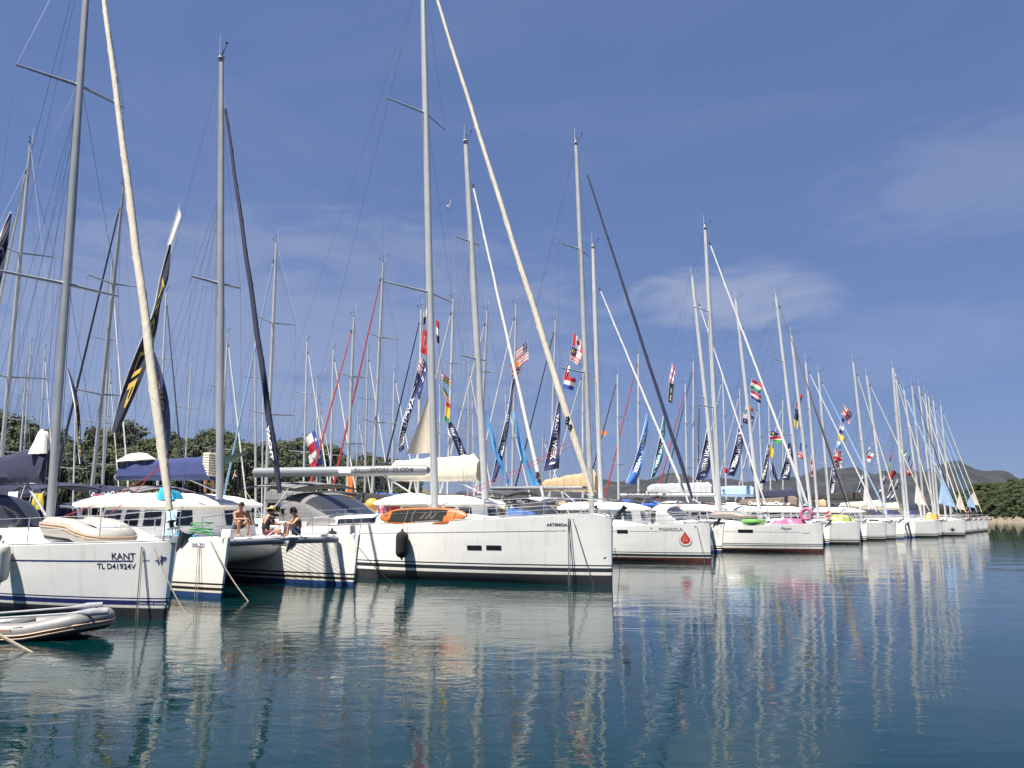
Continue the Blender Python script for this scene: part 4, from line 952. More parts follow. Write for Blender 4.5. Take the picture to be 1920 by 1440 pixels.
# lettering along booms and covers
def boom_text(b, s, f0, f1, m, v0=-.07, dy=None, rad=.22, par=None):
    p0, p1 = b['p0'], b['p1']; side = -1 if b['root'].rotation_euler.z < 0 else 1
    A, B_ = (p0.lerp(p1, f0), p0.lerp(p1, f1)) if side > 0 else (p0.lerp(p1, f1), p0.lerp(p1, f0))
    d = (B_ - A).normalized()
    def fn(u, v):
        z = v0 + v; off = math.sqrt(max(.0004, rad * rad - z * z)) if dy is None else dy
        return A + d * u + Vector((0, side * (off + .012), z))
    return lettering(s, 1.0, fn, m, par or b['boom'], width=(B_ - A).length)
boom_text(ART, 'SAILINGFOREVER.COM', .06, .38, INK, v0=-.07, rad=.21)
p0, p1 = ART['p0'], ART['p1']; pt = MB(); A, B_ = p0.lerp(p1, .47), p0.lerp(p1, .40)
pt.grid(lambda u, v: A.lerp(B_, u) + Vector((0, -math.sqrt(.21 ** 2 - (lerp(-.09, .09, v)) ** 2) - .008, lerp(-.09, .09, v))), 2, 6); pt.build('white_patch', INKW, ART['boom'])
boom_text(FIG, 'www.weekend', .28, .62, INKG, v0=-.04, rad=.10)
boom_text(PEP, 'EUROMARINE', .58, .93, INK, v0=-.06, rad=.10)
def cover_text(b, s, f0, f1, m, v0, dy=.27): return boom_text(b, s, f0, f1, m, v0=v0, dy=dy)
cover_text(BOATS['r2_1'], '•DreamYachtCharter.com', .08, .92, INKW, .02, .29)
cover_text(BOATS['y55'], 'Ocean YachtCharter', .1, .8, INKW, .0, .3)
cover_text(BOATS['y11'], 'YachtCharter.com', .1, .8, INKW, .0, .3)
def cover_star(b, f, m=INK, rad=.28, dy=.29, v0=.35):
    c = b['p0'].lerp(b['p1'], f) + Vector((0, -dy, v0)); e = MB()
    pts = [c + Vector((math.cos(k * math.pi / 8), 0, math.sin(k * math.pi / 8))) * rad * (1 if k % 4 == 0 else .72 if k % 2 == 0 else .22) for k in range(16)]
    e.add(pts + [c], [(i, 16, (i + 1) % 16) for i in range(16)]); e.build('star_emblem', m, b['boom'], smooth=False)
cover_star(CATE, .42)
def bend_text(b, s, m):                       # letters along the furled headsail of the catamaran
    pass
# white letters on the catamaran's navy headsail roll, just above the deck
g0 = W(CATA, CATA['xb'], 0, 2.05); fo = CATA['mp'](.90) + Vector((.16, 0, 0)); fb0 = Vector((CATA['xb'], 0, 2.05)); dd = (fo - fb0).normalized()
lettering('YACHT', .34, lambda u, v: fb0 + dd * (3.2 - u) + Vector((.05 + (v - .1) * .5, -.16, 0)), INKW, CATA['root'], center=False)

# ------------------------------------------------------------------ clews: the corner of cloth left out at the foot of a furled sail
def clew(b, up0, up1, back, m, xb=None):
    xf, zf = (b['xb'], 2.0) if 'xb' in b else (-.45, b['h'].sheer(0) + .05)
    a_ = Vector((xf, 0, zf)); c_ = b['mp'](.94); d = c_ - a_
    mbb = MB(); P, Q = a_ + d.normalized() * up0, a_ + d.normalized() * up1
    mbb.grid(lambda u, v: P.lerp(Q, u).lerp(P.lerp(Q, .15) + Vector((-back, .05, -.1)), v) + Vector((0, .06 * math.sin(3 * u + 4 * v), 0)), 6, 6)
    mbb.build('clew', m, b['root'])
clew(BOATS['y11'], 1.3, 3.4, .9, WHITES); clew(BOATS['y25'], 1.6, 4.0, 1.0, WHITES); clew(BOATS['y79'], 1.4, 4.8, 1.5, LBLUE); clew(BOATS['t3'], 1.2, 3.4, 1.0, CREAM); clew(BOATS['t5'], 1.6, 3.4, .9, LBLUE); clew(BOATS['t6'], 2.0, 4.0, 1.5, CREAM)

# ------------------------------------------------------------------ mooring lines
def rope(p, q, label, m=ROPE, r=.011, sag=.1, group='mooring lines', n=8):
    b = MB(); b.tube([p.lerp(q, i / n) - Vector((0, 0, sag * math.sin(math.pi * i / n))) for i in range(n + 1)], r, 6)
    o = b.build('mooring_line', m); o.location = p
    o.data.transform(Matrix.Translation(-p)); return tag(o, label, 'rope', group)
def wtr(px, py): return at(px, py, -.05)
def drop(p): return Vector((p.x, p.y, -.05)) - Vector((RX.x, RX.y, 0)) * .02
def bow_pt(b, px, py, h=None):
    p = hit(b, px, py, h); p.y -= .02; return b['root'].matrix_basis @ p
rope(bow_pt(KANT, 267, 1025), drop(bow_pt(KANT, 267, 1025)), 'dark mooring line dropping straight down the bow of the yacht KANT', ROPED, sag=0)
rope(bow_pt(KANT, 270, 1025), drop(bow_pt(KANT, 270, 1025)), 'thin mooring line hanging beside the dark one on the bow of KANT', ROPE, .008, sag=0)
rope(bow_pt(KANT, 290, 1026), wtr(363, 1173), 'pale mooring line slanting from the bow of KANT into the water', ROPE, sag=.12)
rope(bow_pt(CATA, 373, 1022, CATA['hs'][0]), drop(bow_pt(CATA, 373, 1022, CATA['hs'][0])), 'pair of slack lines down the near bow of the catamaran with people, left one', ROPE, .009, sag=0)
rope(bow_pt(CATA, 377, 1022, CATA['hs'][0]), drop(bow_pt(CATA, 377, 1022, CATA['hs'][0])), 'pair of slack lines down the near bow of the catamaran with people, right one', ROPE, .009, sag=0)
rope(bow_pt(CATA, 396, 1014, CATA['hs'][0]), wtr(468, 1131), 'pale mooring line from the near bow of the catamaran into the water', ROPE, .016, sag=.1)
rope(W(CATA, -.02, 2.45, 1.25), wtr(741, 1097), 'mooring line from the far bow of the catamaran slanting towards ARTEMIDA', ROPE, .013, sag=.1)
rope(bow_pt(ART, 752, 1003), wtr(676, 1080), 'thin line slanting down left from the rail of ARTEMIDA to the water', ROPE, .009, sag=.06)
rope(bow_pt(ART, 777, 1020), wtr(791, 1088), 'thin fender line trailing down the side of ARTEMIDA', ROPE, .007, sag=.03)
rope(bow_pt(ART, 1066, 972), drop(bow_pt(ART, 1066, 972)), 'black vertical mooring line on the bow of ARTEMIDA, left of the pair', ROPED, .014, sag=0)
rope(bow_pt(ART, 1069, 972), drop(bow_pt(ART, 1069, 972)), 'black vertical mooring line on the bow of ARTEMIDA, right of the pair', ROPED, .012, sag=0)
rope(bow_pt(ART, 1077, 973) - Vector((RX.x, RX.y, 0)) * .06, wtr(1123, 1099) - Vector((RX.x, RX.y, 0)) * .3, 'mooring line slanting right down the bow of ARTEMIDA', ROPED, .012, sag=.05)
rope(W(ART, .0, .1, 1.2), wtr(1163, 1063), 'mooring line from behind the bow of ARTEMIDA', ROPE, .012, sag=.05)
rope(bow_pt(FIG, 1303, 986), wtr(1292, 1054) - Vector((RX.x, RX.y, 0)) * .2, 'mooring line dropping left from the bow of FIGAROLA', ROPED, .012, sag=.03)
rope(bow_pt(FIG, 1305, 986), wtr(1298, 1055) - Vector((RX.x, RX.y, 0)) * .2, 'mooring line dropping nearly straight from the bow of FIGAROLA', ROPED, .010, sag=.03)
rope(bow_pt(FIG, 1307, 986), wtr(1327, 1056) - Vector((RX.x, RX.y, 0)) * .3, 'mooring line slanting right from the bow of FIGAROLA', ROPED, .012, sag=.05)
rope(bow_pt(FIG, 1332, 1000), wtr(1350, 1052), 'mooring line from the stem of FIGAROLA crossing the catamaran hull behind', ROPED, .012, sag=.1)
rope(W(PEP, -12.2, -2.15, .6), wtr(1371, 1033), 'short line at the waterline near the stern of the yacht Peppa', ROPE, .012, sag=.03)
rope(Vector((-10.4, 14.9, 1.15)), wtr(67, 1228), 'thick weathered line crossing in front of the grey dinghy into the water', ROPE, .03, sag=.05)
for (x0, y0, x1, y1, k) in ((1556 + 6, 985, 1590, 1020, 0), (1582, 982, 1607, 1012, 1), (1640, 985, 1661, 1010, 2)):
    p = at(x0, y0, 1.4); q = wtr(x1, y1); rope(atd(x0, y0, q.y - 1.0), q, ('mooring line slanting off the hull left of the lime inflatable', 'mooring line slanting off the hull under the lime inflatable', 'mooring line off the second hull right of the lime inflatable')[k], ROPED, .02, sag=.1)

# ------------------------------------------------------------------ fenders
def fender(p, rad, ln, m, label, cap=None, top=None):
    o = thing('fender', label, 'fender', p, 0, 'fenders on the rails'); b = MB(); K = 12
    pts, rs = [], []
    for i in range(K + 1):
        u = i / K; z = -ln / 2 + ln * u; e = min(u, 1 - u) * ln
        rs.append(max(.02, rad * math.sqrt(max(0, 1 - (max(0, rad - e) / rad) ** 2)))); pts.append((0, 0, z))
    b.tube(pts, rs, 18); b.build('fender_body', m, o)
    c = MB(); c.tube([(0, 0, ln / 2 - .03), (0, 0, ln / 2 + .06)], .04, 8); c.tube([(0, 0, -ln / 2 + .03), (0, 0, -ln / 2 - .05)], .035, 8); c.build('fender_eye', cap or m, o)
    l = MB(); l.tube([(0, 0, ln / 2 + .05), (top.x - p.x, top.y - p.y, top.z - p.z)], .010, 5); l.build('fender_line', ROPE, o)
    return o
BFAB = mat('fender_black_cover', (.010, .010, .011), .95, var=.3, vscale=30, bump=.004, bscale=60)
ph = hit(ART, 763, 985); pw = W(ART, ph.x, ph.y - .235, 1.24)
fender(pw, .225, .98, BFAB, 'fat black covered fender hanging on the side of ARTEMIDA', top=W(ART, ph.x, ph.y + .05, 2.45))
ph = hit(ART, 630, 1000); fender(W(ART, ph.x, ph.y - .2, 1.30), .2, .85, BFAB, 'black fender on ARTEMIDA half hidden behind the catamaran bow', top=W(ART, ph.x, ph.y + .05, 2.4))
FW = mat('fender_white', (.50, .50, .45), .45, var=.12, vscale=6)
ph = hit(KANT, 23, 1030); fender(W(KANT, ph.x, ph.y - .22, 1.18), .19, .92, FW, 'dirty white fender at the left edge, on the rail of KANT', top=W(KANT, ph.x, ph.y + .02, 1.75))

# ------------------------------------------------------------------ dinghies
def dinghy(loc, rz, label, L=3.0, Wd=1.5, rt=.21, m=HYPAL, flip=False, oars=False, tilt=(0, 0), strake=True):
    o = thing('inflatable_dinghy', label, 'dinghy', loc, rz, 'inflatable dinghies')
    o.rotation_euler = (tilt[0], tilt[1], rz)
    hw = Wd / 2 - rt; b = MB(); pts, rs = [], []; K = 30
    for i in range(K + 1):
        u = i / K
        if u < .36: x, y = lerp(-L / 2, L * .18, u / .36), -hw
        elif u > .64: x, y = lerp(L * .18, -L / 2, (u - .64) / .36), hw
        else:
            th = (u - .36) / .28 * math.pi - math.pi / 2; x, y = L * .18 + (L * .32 - rt) * math.cos(th) ** .8 if math.cos(th) > 0 else L * .18, hw * math.sin(th)
        up = .20 * sstep(x, 0, L / 2 - rt)
        taper = .35 + .65 * min(1, (x + L / 2) / .35)
        pts.append((x, y, rt + up)); rs.append(rt * taper)
    b.tube(pts, rs, 18)
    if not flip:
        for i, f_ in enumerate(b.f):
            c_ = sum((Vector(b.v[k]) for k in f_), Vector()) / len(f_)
            if c_.z < rt * .62 + .20 * sstep(c_.x, 0, L / 2 - rt): b.m[i] = 1  # shade under the tubes, painted in as dark grey faces
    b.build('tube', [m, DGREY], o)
    f = MB(); f.grid(lambda u, v: (lerp(-L / 2 + .3, L * .40, u), (v - .5) * 2 * hw * (1 - .55 * sstep(u, .55, 1)), .08 + .18 * sstep(u, .7, 1)), 10, 6); f.build('floor', LGREY, o)
    t_ = MB(); t_.box((-L / 2 + .28, 0, .26), (.05, 2 * hw - .1, .42)); t_.build('transom', GREYC, o)
    if strake:
        for off in (-.06, .0):
            s_ = MB(); sp, rr_ = [], []
            for (x, y, z), r_ in zip(pts, rs):
                n = Vector((max(0, x - L * .18), y, 0)); n = n.normalized() if n.length > 0 else Vector((1, 0, 0)); sp.append(Vector((x, y, z + off - .02)) + n * (r_ * .985))
            s_.tube(sp, .022, 5); s_.build('strake', TANSTR, o)
    if not flip:
        for sx in (-.25, .35):
            tw = MB(); tw.tube([(sx, -hw, rt + .12), (sx, hw, rt + .12)], .10, 10, flat=1.2); tw.build('thwart', m, o)
        gl = MB()
        for sd in (-1, 1): gl.tube([(lerp(-L * .4, L * .25, k / 16), sd * (hw + rt * .72), rt + .15 - .07 * abs(math.sin(k / 16 * math.pi * 3))) for k in range(17)], .012, 5)
        gl.build('grab_line', ROPED, o)
        ph_ = MB(); ph_.box((-.2, -hw - rt + .02, rt + .05), (.34, .03, .10)); ph_.build('patch', TANSTR, o)
        bh = MB(); bh.box((L * .36, 0, rt * 2 + .16), (.22, .10, .05), ry=-.3); bh.build('bow_handle', m, o)
    if oars:
        for sd, x0, x1, y1 in ((-1, -.9, 1.6, -.50), (1, -1.0, 1.05, .60)):
            oa = MB(); A = Vector((x0, sd * hw * .95, rt * 2 + .06)); B_ = Vector((x1, y1, rt * 2 + .20)); oa.tube([A, B_], .02, 6); oa.tube([A.lerp(B_, .72), A.lerp(B_, .86), B_], [.02, .07, .06], 8, flat=.3); oa.build('oar', LGREY, o)
    return o
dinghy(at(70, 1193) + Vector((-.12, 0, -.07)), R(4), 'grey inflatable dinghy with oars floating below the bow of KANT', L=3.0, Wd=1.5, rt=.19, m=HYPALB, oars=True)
pd = W(KANT, -3.55, -.1, 0); z_ = KANT['h'].sheer(.25) + .62
dinghy(Vector((pd.x, pd.y, z_)), YAW + R(2), 'grey inflatable dinghy lying upside down on the foredeck of KANT', L=2.8, Wd=1.5, rt=.25, flip=True, tilt=(math.pi, R(3)))
pd = W(PEP, -5.6, -.2, 0); dinghy(Vector((pd.x, pd.y, PEP['h'].sheer(.4) + .95)), YAW, 'blue grey inflatable dinghy upside down on the deck of the yacht Peppa', L=3.0, Wd=1.5, rt=.24, m=HYPALB, flip=True, tilt=(math.pi, 0))

# ------------------------------------------------------------------ paddleboard on Artemida's rail
ORANGE = mat('board_orange', (.40, .10, .008), .35, var=.18, vscale=2.5, coat=.3)
PADB = mat('board_pad_black', (.006, .006, .007), .95)
pA, pB = hit(ART, 708, 978), hit(ART, 872, 972); Lb = pB.x - pA.x; zb0 = ha.sheer(.55) + .06
pb_ = W(ART, (pA.x + pB.x) / 2, pA.y - .02, zb0)
bo = thing('paddleboard', 'orange and black paddleboard lashed upright along the rail of ARTEMIDA', 'paddleboard', pb_, YAW)
def board_w(u): return .66 * (1 - abs(2 * u - 1) ** 3.2) ** .55
yc0, yc1 = ha.surf(pA.x, 2.2).y - pA.y, ha.surf(pB.x, 2.2).y - pA.y
def board(u, v, off):
    x = (u - .5) * Lb; wv = (v - .5) * board_w(u); e = 1 - abs(2 * v - 1) ** 4
    return Vector((x, lerp(yc0, yc1, u) + .10 + wv * .42 + off * (.05 * e + .012) + .16 * max(0, abs(2 * u - 1) - .6), .30 + wv * .9 + .12 * max(0, .35 - u) * -1))
b = MB(); b.grid(lambda u, v: board(lerp(.002, .998, u), v, -1), 48, 10, mifn=lambda u, v: 1 if .14 < u - .03 * (v - .5) < .78 and .05 < v < .95 else 0); b.grid(lambda u, v: board(lerp(.998, .002, u), v, 1), 48, 10)
b.build('deck_face', [ORANGE, PADB], bo)
lettering('JOBE', 1, lambda u, v: board(.52 + u / Lb, .34 + v * .55, -1) + Vector((0, -.008, 0)), mat('board_logo', (.20, .19, .14), .6), bo, width=.62, shear=.2) if False else None
lg = MB(); [lg.add([board(u0, .3, -1) + Vector((0, -.008, 0)), board(u0 + .03, .3, -1) + Vector((0, -.008, 0)), board(u0 + .07, .68, -1) + Vector((0, -.008, 0)), board(u0 + .04, .68, -1) + Vector((0, -.008, 0))], [(0, 1, 2, 3)]) for u0 in (.50, .56, .62)]; lg.build('deck_logo', mat('board_logo', (.045, .04, .03), .8), bo)
st = MB()
for u in (.10, .42, .88): st.tube([board(u, .0, -1.6), board(u, .5, -1.7), board(u, 1.0, -1.2), board(u, 1.05, 1.5)], .012, 5)
st.build('lashing', ROPE, bo)
fn_ = MB(); fn_.box((-Lb * .40, .3, .45), (.22, .16, .02)); fn_.build('fin', PLAST, bo)

# ------------------------------------------------------------------ cloths, towels, inflatables and other small things on the decks
def cloth(p, sx, sz, m, label, name='towel', rz=YAW, cat='towel', lay=0.0, seed=1, lumpy=.06):
    rr = random.Random(seed); b = MB(); ph = rr.uniform(0, 6)
    for off in (0, .012):
        def fn(u, v):
            x = (u - .5) * sx; d = lumpy * math.sin(u * 9 + ph + v * 2) * (.4 + v); hz = (1 - lay); 
            return (x, off + d + (v * sz * lay), -v * sz * hz + lay * (.10 * abs(math.sin(u * 7 + ph)) * abs(math.sin(v * 5 + ph)) + .03))
        b.grid(fn, 20, 14)
    o = b.build(name, m); o.location = p; o.rotation_euler = (0, 0, rz); return tag(o, label, cat)
TURQ = mat('towel_turquoise', (.02, .30, .50), .95, var=.2, vscale=6); PALEB = mat('towel_pale', (.42, .58, .62), .95, var=.35, vscale=12); PINK = mat('inflatable_pink', (.36, .09, .19), .4, var=.15, vscale=3)
PINKD = mat('inflatable_coral', (.55, .08, .14), .4, var=.2, vscale=4); YEL = mat('inflatable_yellow', (.45, .27, .03), .4, var=.1, vscale=3); LIME = mat('inflatable_lime', (.26, .31, .07), .4, var=.15, vscale=3); GREEN = mat('inflatable_green', (.11, .28, .07), .4); SWHITE = mat('cloth_white', (.72, .72, .70), .9, var=.06)
def lump(p, size, m, label, name, cat, seed=3, rz=YAW, n=5):
    rr = random.Random(seed); b = MB()
    def fn(u, v):
        th = u * 2 * math.pi; q = 1 - v; r_ = 1 + .22 * math.sin(3 * th + seed) * q + .15 * math.sin(5 * th + 2 * seed)
        return (size[0] / 2 * q * r_ * math.cos(th), size[1] / 2 * q * r_ * math.sin(th), size[2] * (1 - q ** 3) * (.82 + q * .22 * math.sin(2 * th + seed) + .28 * q * math.sin(5 * v + th * 3 + seed)))
    b.grid(fn, 28, 10); o = b.build(name, m); o.location = p; o.rotation_euler = (0, 0, rz); return tag(o, label, cat)
zr = CATA['zr']
lump(W(CATA, -5.15, -1.35, zr + .20), (1.0, .8, .46), TURQ, 'turquoise towel heaped on the roof of the catamaran with people', 'towel', 'towel', 4)
lump(W(CATA, -2.6, -2.35, 1.63), (1.5, .5, .15), TURQ, 'turquoise towel lying on the near bow deck of the catamaran', 'towel', 'towel', 8)
cloth(W(KANT, -1.6, .85, 2.42), .60, .72, PALEB, 'pale patterned towel hung over the rail at the bow of KANT', seed=3)
def coil(p, label, m, r=.25):
    b = MB(); b.tube([Vector((r * math.cos(k * .45) * (1 + .1 * math.sin(k)), r * math.sin(k * .45), .03 + .006 * k + .08 * abs(math.sin(k * .21)))) for k in range(60)], .018, 5)
    o = b.build('rope_coil', m); o.location = p; return tag(o, label, 'rope')
coil(W(CATA, -1.6, -2.3, 1.64), 'green rope coiled on the near bow of the catamaran', mat('rope_green', (.05, .25, .08), .9), .32)
# the row of deck toys
def ring_float(p, R_, r_, m, label, tilt=0.0, rz=YAW):
    b = MB(); K = 22; rings = []
    for i in range(K):
        th = 2 * math.pi * i / K
        rings.append([((R_ + r_ * math.cos(k * math.pi / 5)) * math.cos(th), (R_ + r_ * math.cos(k * math.pi / 5)) * math.sin(th), r_ * math.sin(k * math.pi / 5)) for k in range(10)])
    b.loft(rings + [rings[0]], True, 0, False); o = b.build('swim_ring', m); o.location = p; o.rotation_euler = (tilt, 0, rz); return tag(o, label, 'swim ring')
def on(b, x, y, up=.0): return W(b, x, y, b['h'].sheer(min(1, max(0, -x / b['L']))) + up)
ring_float(on(PEP, -4.0, -1.1, .22), .55, .20, GREEN, 'green swim ring on the deck of the yacht Peppa')
ring_float(on(PEP, -.9, -.2, .62), .32, .11, PINK, 'pink ring float standing up at the bow of the yacht Peppa', tilt=R(80))
lump(on(PEP, -1.9, -.3, .05), (2.0, .9, .42), PINK, 'pink inflatable heaped on the foredeck of the yacht Peppa', 'inflatable', 'inflatable', 5)
hF = CATF['hs'][0]
lump(W(CATF, -1.4, -.9, 1.62), (2.1, 1.3, .75), LIME, 'lime green inflatable slumped over the bow of a catamaran', 'inflatable', 'inflatable', 7)
lump(on(BOATS['y79'], -3.2, -.6, .1), (1.6, 1.0, .85), YEL, 'yellow inflatable on the deck of the yacht with the star emblem', 'inflatable', 'inflatable', 9)
lump(W(CATB, -9.2, -1.6, 2.05), (1.4, 1.0, 1.0), PINKD, 'coral pink inflatable behind the stern rail of the catamaran with cream boom bag', 'inflatable', 'inflatable', 6)
b = MB(); b.ball((0, 0, 0), .38, 18, 12); o = b.build('ball', YEL); o.location = W(CATB, -10.4, -1.7, 2.75); tag(o, 'yellow ball float beside the coral pink inflatable', 'ball')
# blue bags on the deck of the catamaran beyond Artemida
lump(W(CATB, -2.6, .2, 1.9), (1.9, 1.2, .75), mat('bag_blue', (.02, .08, .26), .8, var=.25, vscale=6), 'blue sail bag on the foredeck behind the rail of ARTEMIDA', 'sail_bag', 'bag', 12)
cloth(W(CATE, -6.2, -2.0, 3.25), .9, 1.1, SWHITE, 'white towel hanging by the mast of the catamaran with the star boom bag', seed=7)
cloth(W(CATE, -7.5, -2.0, 3.2), .5, .9, mat('cloth_red', (.45, .05, .05), .9), 'red towel hanging left of the white one under the boom', seed=8)
cloth(atd(25, 922, 31.5), .85, 1.15, SWHITE, 'white shirts drying on the rail of the yacht left of KANT mast', 'shirt', cat='clothes', seed=9)
cloth(atd(72, 925, 33.5), .75, .65, mat('cloth_yellow', (.52, .42, .06), .9), 'yellow cloth hanging in the shade left of the KANT mast', seed=10)
cloth(atd(657, 893, 52), .45, 1.5, mat('flag_orange', (.70, .16, .02), .8), 'orange cloth hanging behind the sprayhood of ARTEMIDA', 'streamer', cat='cloth', seed=11)
cloth(atd(183, 926, 40), .7, .4, PINK, 'bright pink cloth beside the lettered navy cover', seed=12)
# the white heap on KANT's boom cover and on the catamaran's boom
lump(W(KANT, -6.75, -.05, 3.95), (.75, .5, .75), WHITES, 'white sail head bulging out of the navy mast bag of KANT', 'sail_bundle', 'sail', 2)
p_ = CATA['p0'].lerp(CATA['p1'], .78); lump(W(CATA, p_.x, p_.y, p_.z + .62), (2.6, .5, .32), WHITES, 'white folded sail lying along the blue boom bag of the catamaran', 'sail_bundle', 'sail', 3)
# half lowered tan mainsail in the rear row
sb = MB(); dS = ona(-41, 785).y
sb.grid(lambda u, v: atd(lerp(lerp(762, 808, u), 806, v), lerp(lerp(851, 849, u), 738, v), dS) + Vector((0, .25 * math.sin(u * 3) * (1 - v), 0)), 12, 16)
so_ = sb.build('mainsail', mat('sail_tan', (.60, .53, .42), .85, var=.06, vscale=2)); tag(so_, 'tan triangular sail half lowered behind the tallest mast', 'sail')

# red sheets led aft from the furled sails, and the dark lashing where they are tied on
REDL = mat('rope_red', (.30, .03, .04), .9)
def cl_pt(b, px, py): return onr(b['r'], px, py)
for (b, p, q, lb) in ((ART, (1078, 822), (884, 916), 'upper red sheet running from the cream headsail roll back over ARTEMIDA'), (ART, (1080, 832), (800, 958), 'lower red sheet running from the cream headsail roll back over ARTEMIDA'),
                      (KANT, (318, 868), (120, 968), 'red sheet from the headsail roll of KANT towards its mast foot'), (KANT, (314, 852), (196, 972), 'steeper red sheet from the headsail roll of KANT to its deck')):
    rope(cl_pt(b, *p), cl_pt(b, *q), lb, REDL, .011, sag=.12, group='red sheets of the headsails')
for b, foot, fr, f in ((ART, Vector((-.5, 0, ART['h'].sheer(0) + .05)), 1.0, .135), (CATB, Vector((CATB['xb'], 0, 2.05)), .90, .11)):
    tp = b['mp'](fr) + Vector((.17, 0, 0)); d_ = (tp - foot).normalized(); c = foot.lerp(tp, f); kb = MB()
    for k in range(5): kb.ball(c + d_ * .10 * (k - 2) + Vector((.05 * math.sin(k * 2.1), -.10, 0)), (.08, .06, .07), 8, 6)
    kb.build('sheet_knot', PLAST, b['root'])
# ------------------------------------------------------------------ flags and feather banners flown between the masts
FC = {k: mat('flag_' + k, c, .8) for k, c in dict(red=(.42, .012, .02), white=(.68, .67, .66), navy=(.012, .02, .10), blue=(.03, .07, .32), green=(.02, .20, .06), yellow=(.60, .42, .02), black=(.012, .012, .013), orange=(.60, .12, .02), pink=(.62, .25, .33), lblue=(.16, .36, .62), grey=(.35, .36, .38)).items()}
FK = list(FC); FM = [FC[k] for k in FK]
def bands(*c, vert=False): return lambda u, v: c[min(len(c) - 1, int((u if vert else v) * len(c)))]
def star_in(u, v, cu, cv, r): 
    x, y = (u - cu) * 1.5, v - cv; th = math.atan2(x, -y); k = abs(((th / (2 * math.pi / 5)) + .5) % 1 - .5) * 2; return math.hypot(x, y) < r * lerp(1, .42, k)
def texas(u, v): return ('white' if star_in(u, v, .17, .5, .17) else 'blue') if u < .34 else ('white' if v < .5 else 'red')
def usa(u, v): return ('white' if (int(u * 26) % 3 == 1 and int(v * 22) % 3 == 1) else 'navy') if u < .42 and v < .54 else ('red' if int(v * 13) % 2 == 0 else 'white')
def malay(u, v): return ('yellow' if math.hypot((u - .2) * 1.4, v - .27) < .15 and math.hypot((u - .25) * 1.4, v - .27) > .11 or star_in(u, v, .33, .27, .1) else 'navy') if u < .5 and v < .57 else ('red' if int(v * 14) % 2 == 0 else 'white')
def jack(u, v):
    if abs(v - .5) < .10 or abs(u - .5) < .06: return 'red'
    if abs(v - .5) < .17 or abs(u - .5) < .10: return 'white'
    d1, d2 = abs(u - v), abs(u + v - 1)
    return 'red' if min(d1, d2) < .05 else 'white' if min(d1, d2) < .13 else 'navy'
def southern(u, v): return jack(u * 2, v * 2) if u < .5 and v < .5 else 'white' if any(star_in(u, v, a, b_, .08) for a, b_ in ((.75, .2), (.85, .42), (.66, .45), (.75, .8), (.25, .75))) else 'navy'
def croatia(u, v): return ('red' if (int(u * 18) + int(v * 12)) % 2 else 'white') if .36 < u < .64 and .25 < v < .72 else bands('red', 'white', 'navy')(u, v)
def namibia(u, v): d = v - (1 - u); return ('yellow' if math.hypot((u - .2) * 1.5, v - .26) < .12 else 'navy') if d < -.26 else 'white' if d < -.18 else 'red' if d < .18 else 'white' if d < .26 else 'green'
def japan(u, v): return 'red' if math.hypot((u - .5) * 1.5, v - .5) < .30 else 'white'
def canada(u, v): return 'red' if u < .26 or u > .74 or (abs(u - .5) + abs(v - .5) * .6) < .16 else 'white'
def chile(u, v): return ('white' if star_in(u, v, .17, .25, .12) else 'navy') if u < .33 and v < .5 else ('white' if v < .5 else 'red')
def pirate(u, v): return 'white' if math.hypot((u - .5) * 1.4, v - .38) < .16 or (abs(abs(u - .5) - abs(v - .75) * .9) < .05 and .6 < v < .9) else 'black'
def emblem(bg, fg): return lambda u, v: fg if .10 < math.hypot((u - .5) * 1.2, v - .5) < .30 and int((u + v) * 16) % 3 else bg
def eu(u, v): q = math.hypot((u - .5) * 1.5, v - .5); return 'yellow' if .26 < q < .36 and int(math.atan2(v - .5, u - .5) * 3.82 + 12) % 2 else 'blue'
def flag(tl, bl, fly, pat, label, av=-37, amp=.05, n=(26, 18), ph=0.0, group='flags flown between the masts', droop=.12):
    D = ona(av, tl[0]).y; sc_ = D / FPX
    A, B_ = atd(*tl, D), atd(*bl, D); C_ = atd(tl[0] + fly[0], tl[1] + fly[1], D) - A
    ln = C_.length; o = thing('flag', label, 'flag', A, 0, group)
    def fn(u, v):
        w_ = math.sin(u * 6.5 + v * 1.5 + ph) * amp * max(.6, ln) * u * 2
        return A.lerp(B_, v) + C_ * u * (1 - .08 * v) + Vector((.25 * w_, w_, -droop * ln * u * u + .35 * w_)) - A
    b = MB(); b.grid(fn, *n, mifn=lambda u, v: FK.index(pat(u, v))); b.build('cloth', FM, o)
    p = MB(); up = (A - B_).normalized(); p.tube([up * .12, B_ - A - up * .12], .012, 5); p.build('hoist_line', WIREW, o)
    return o
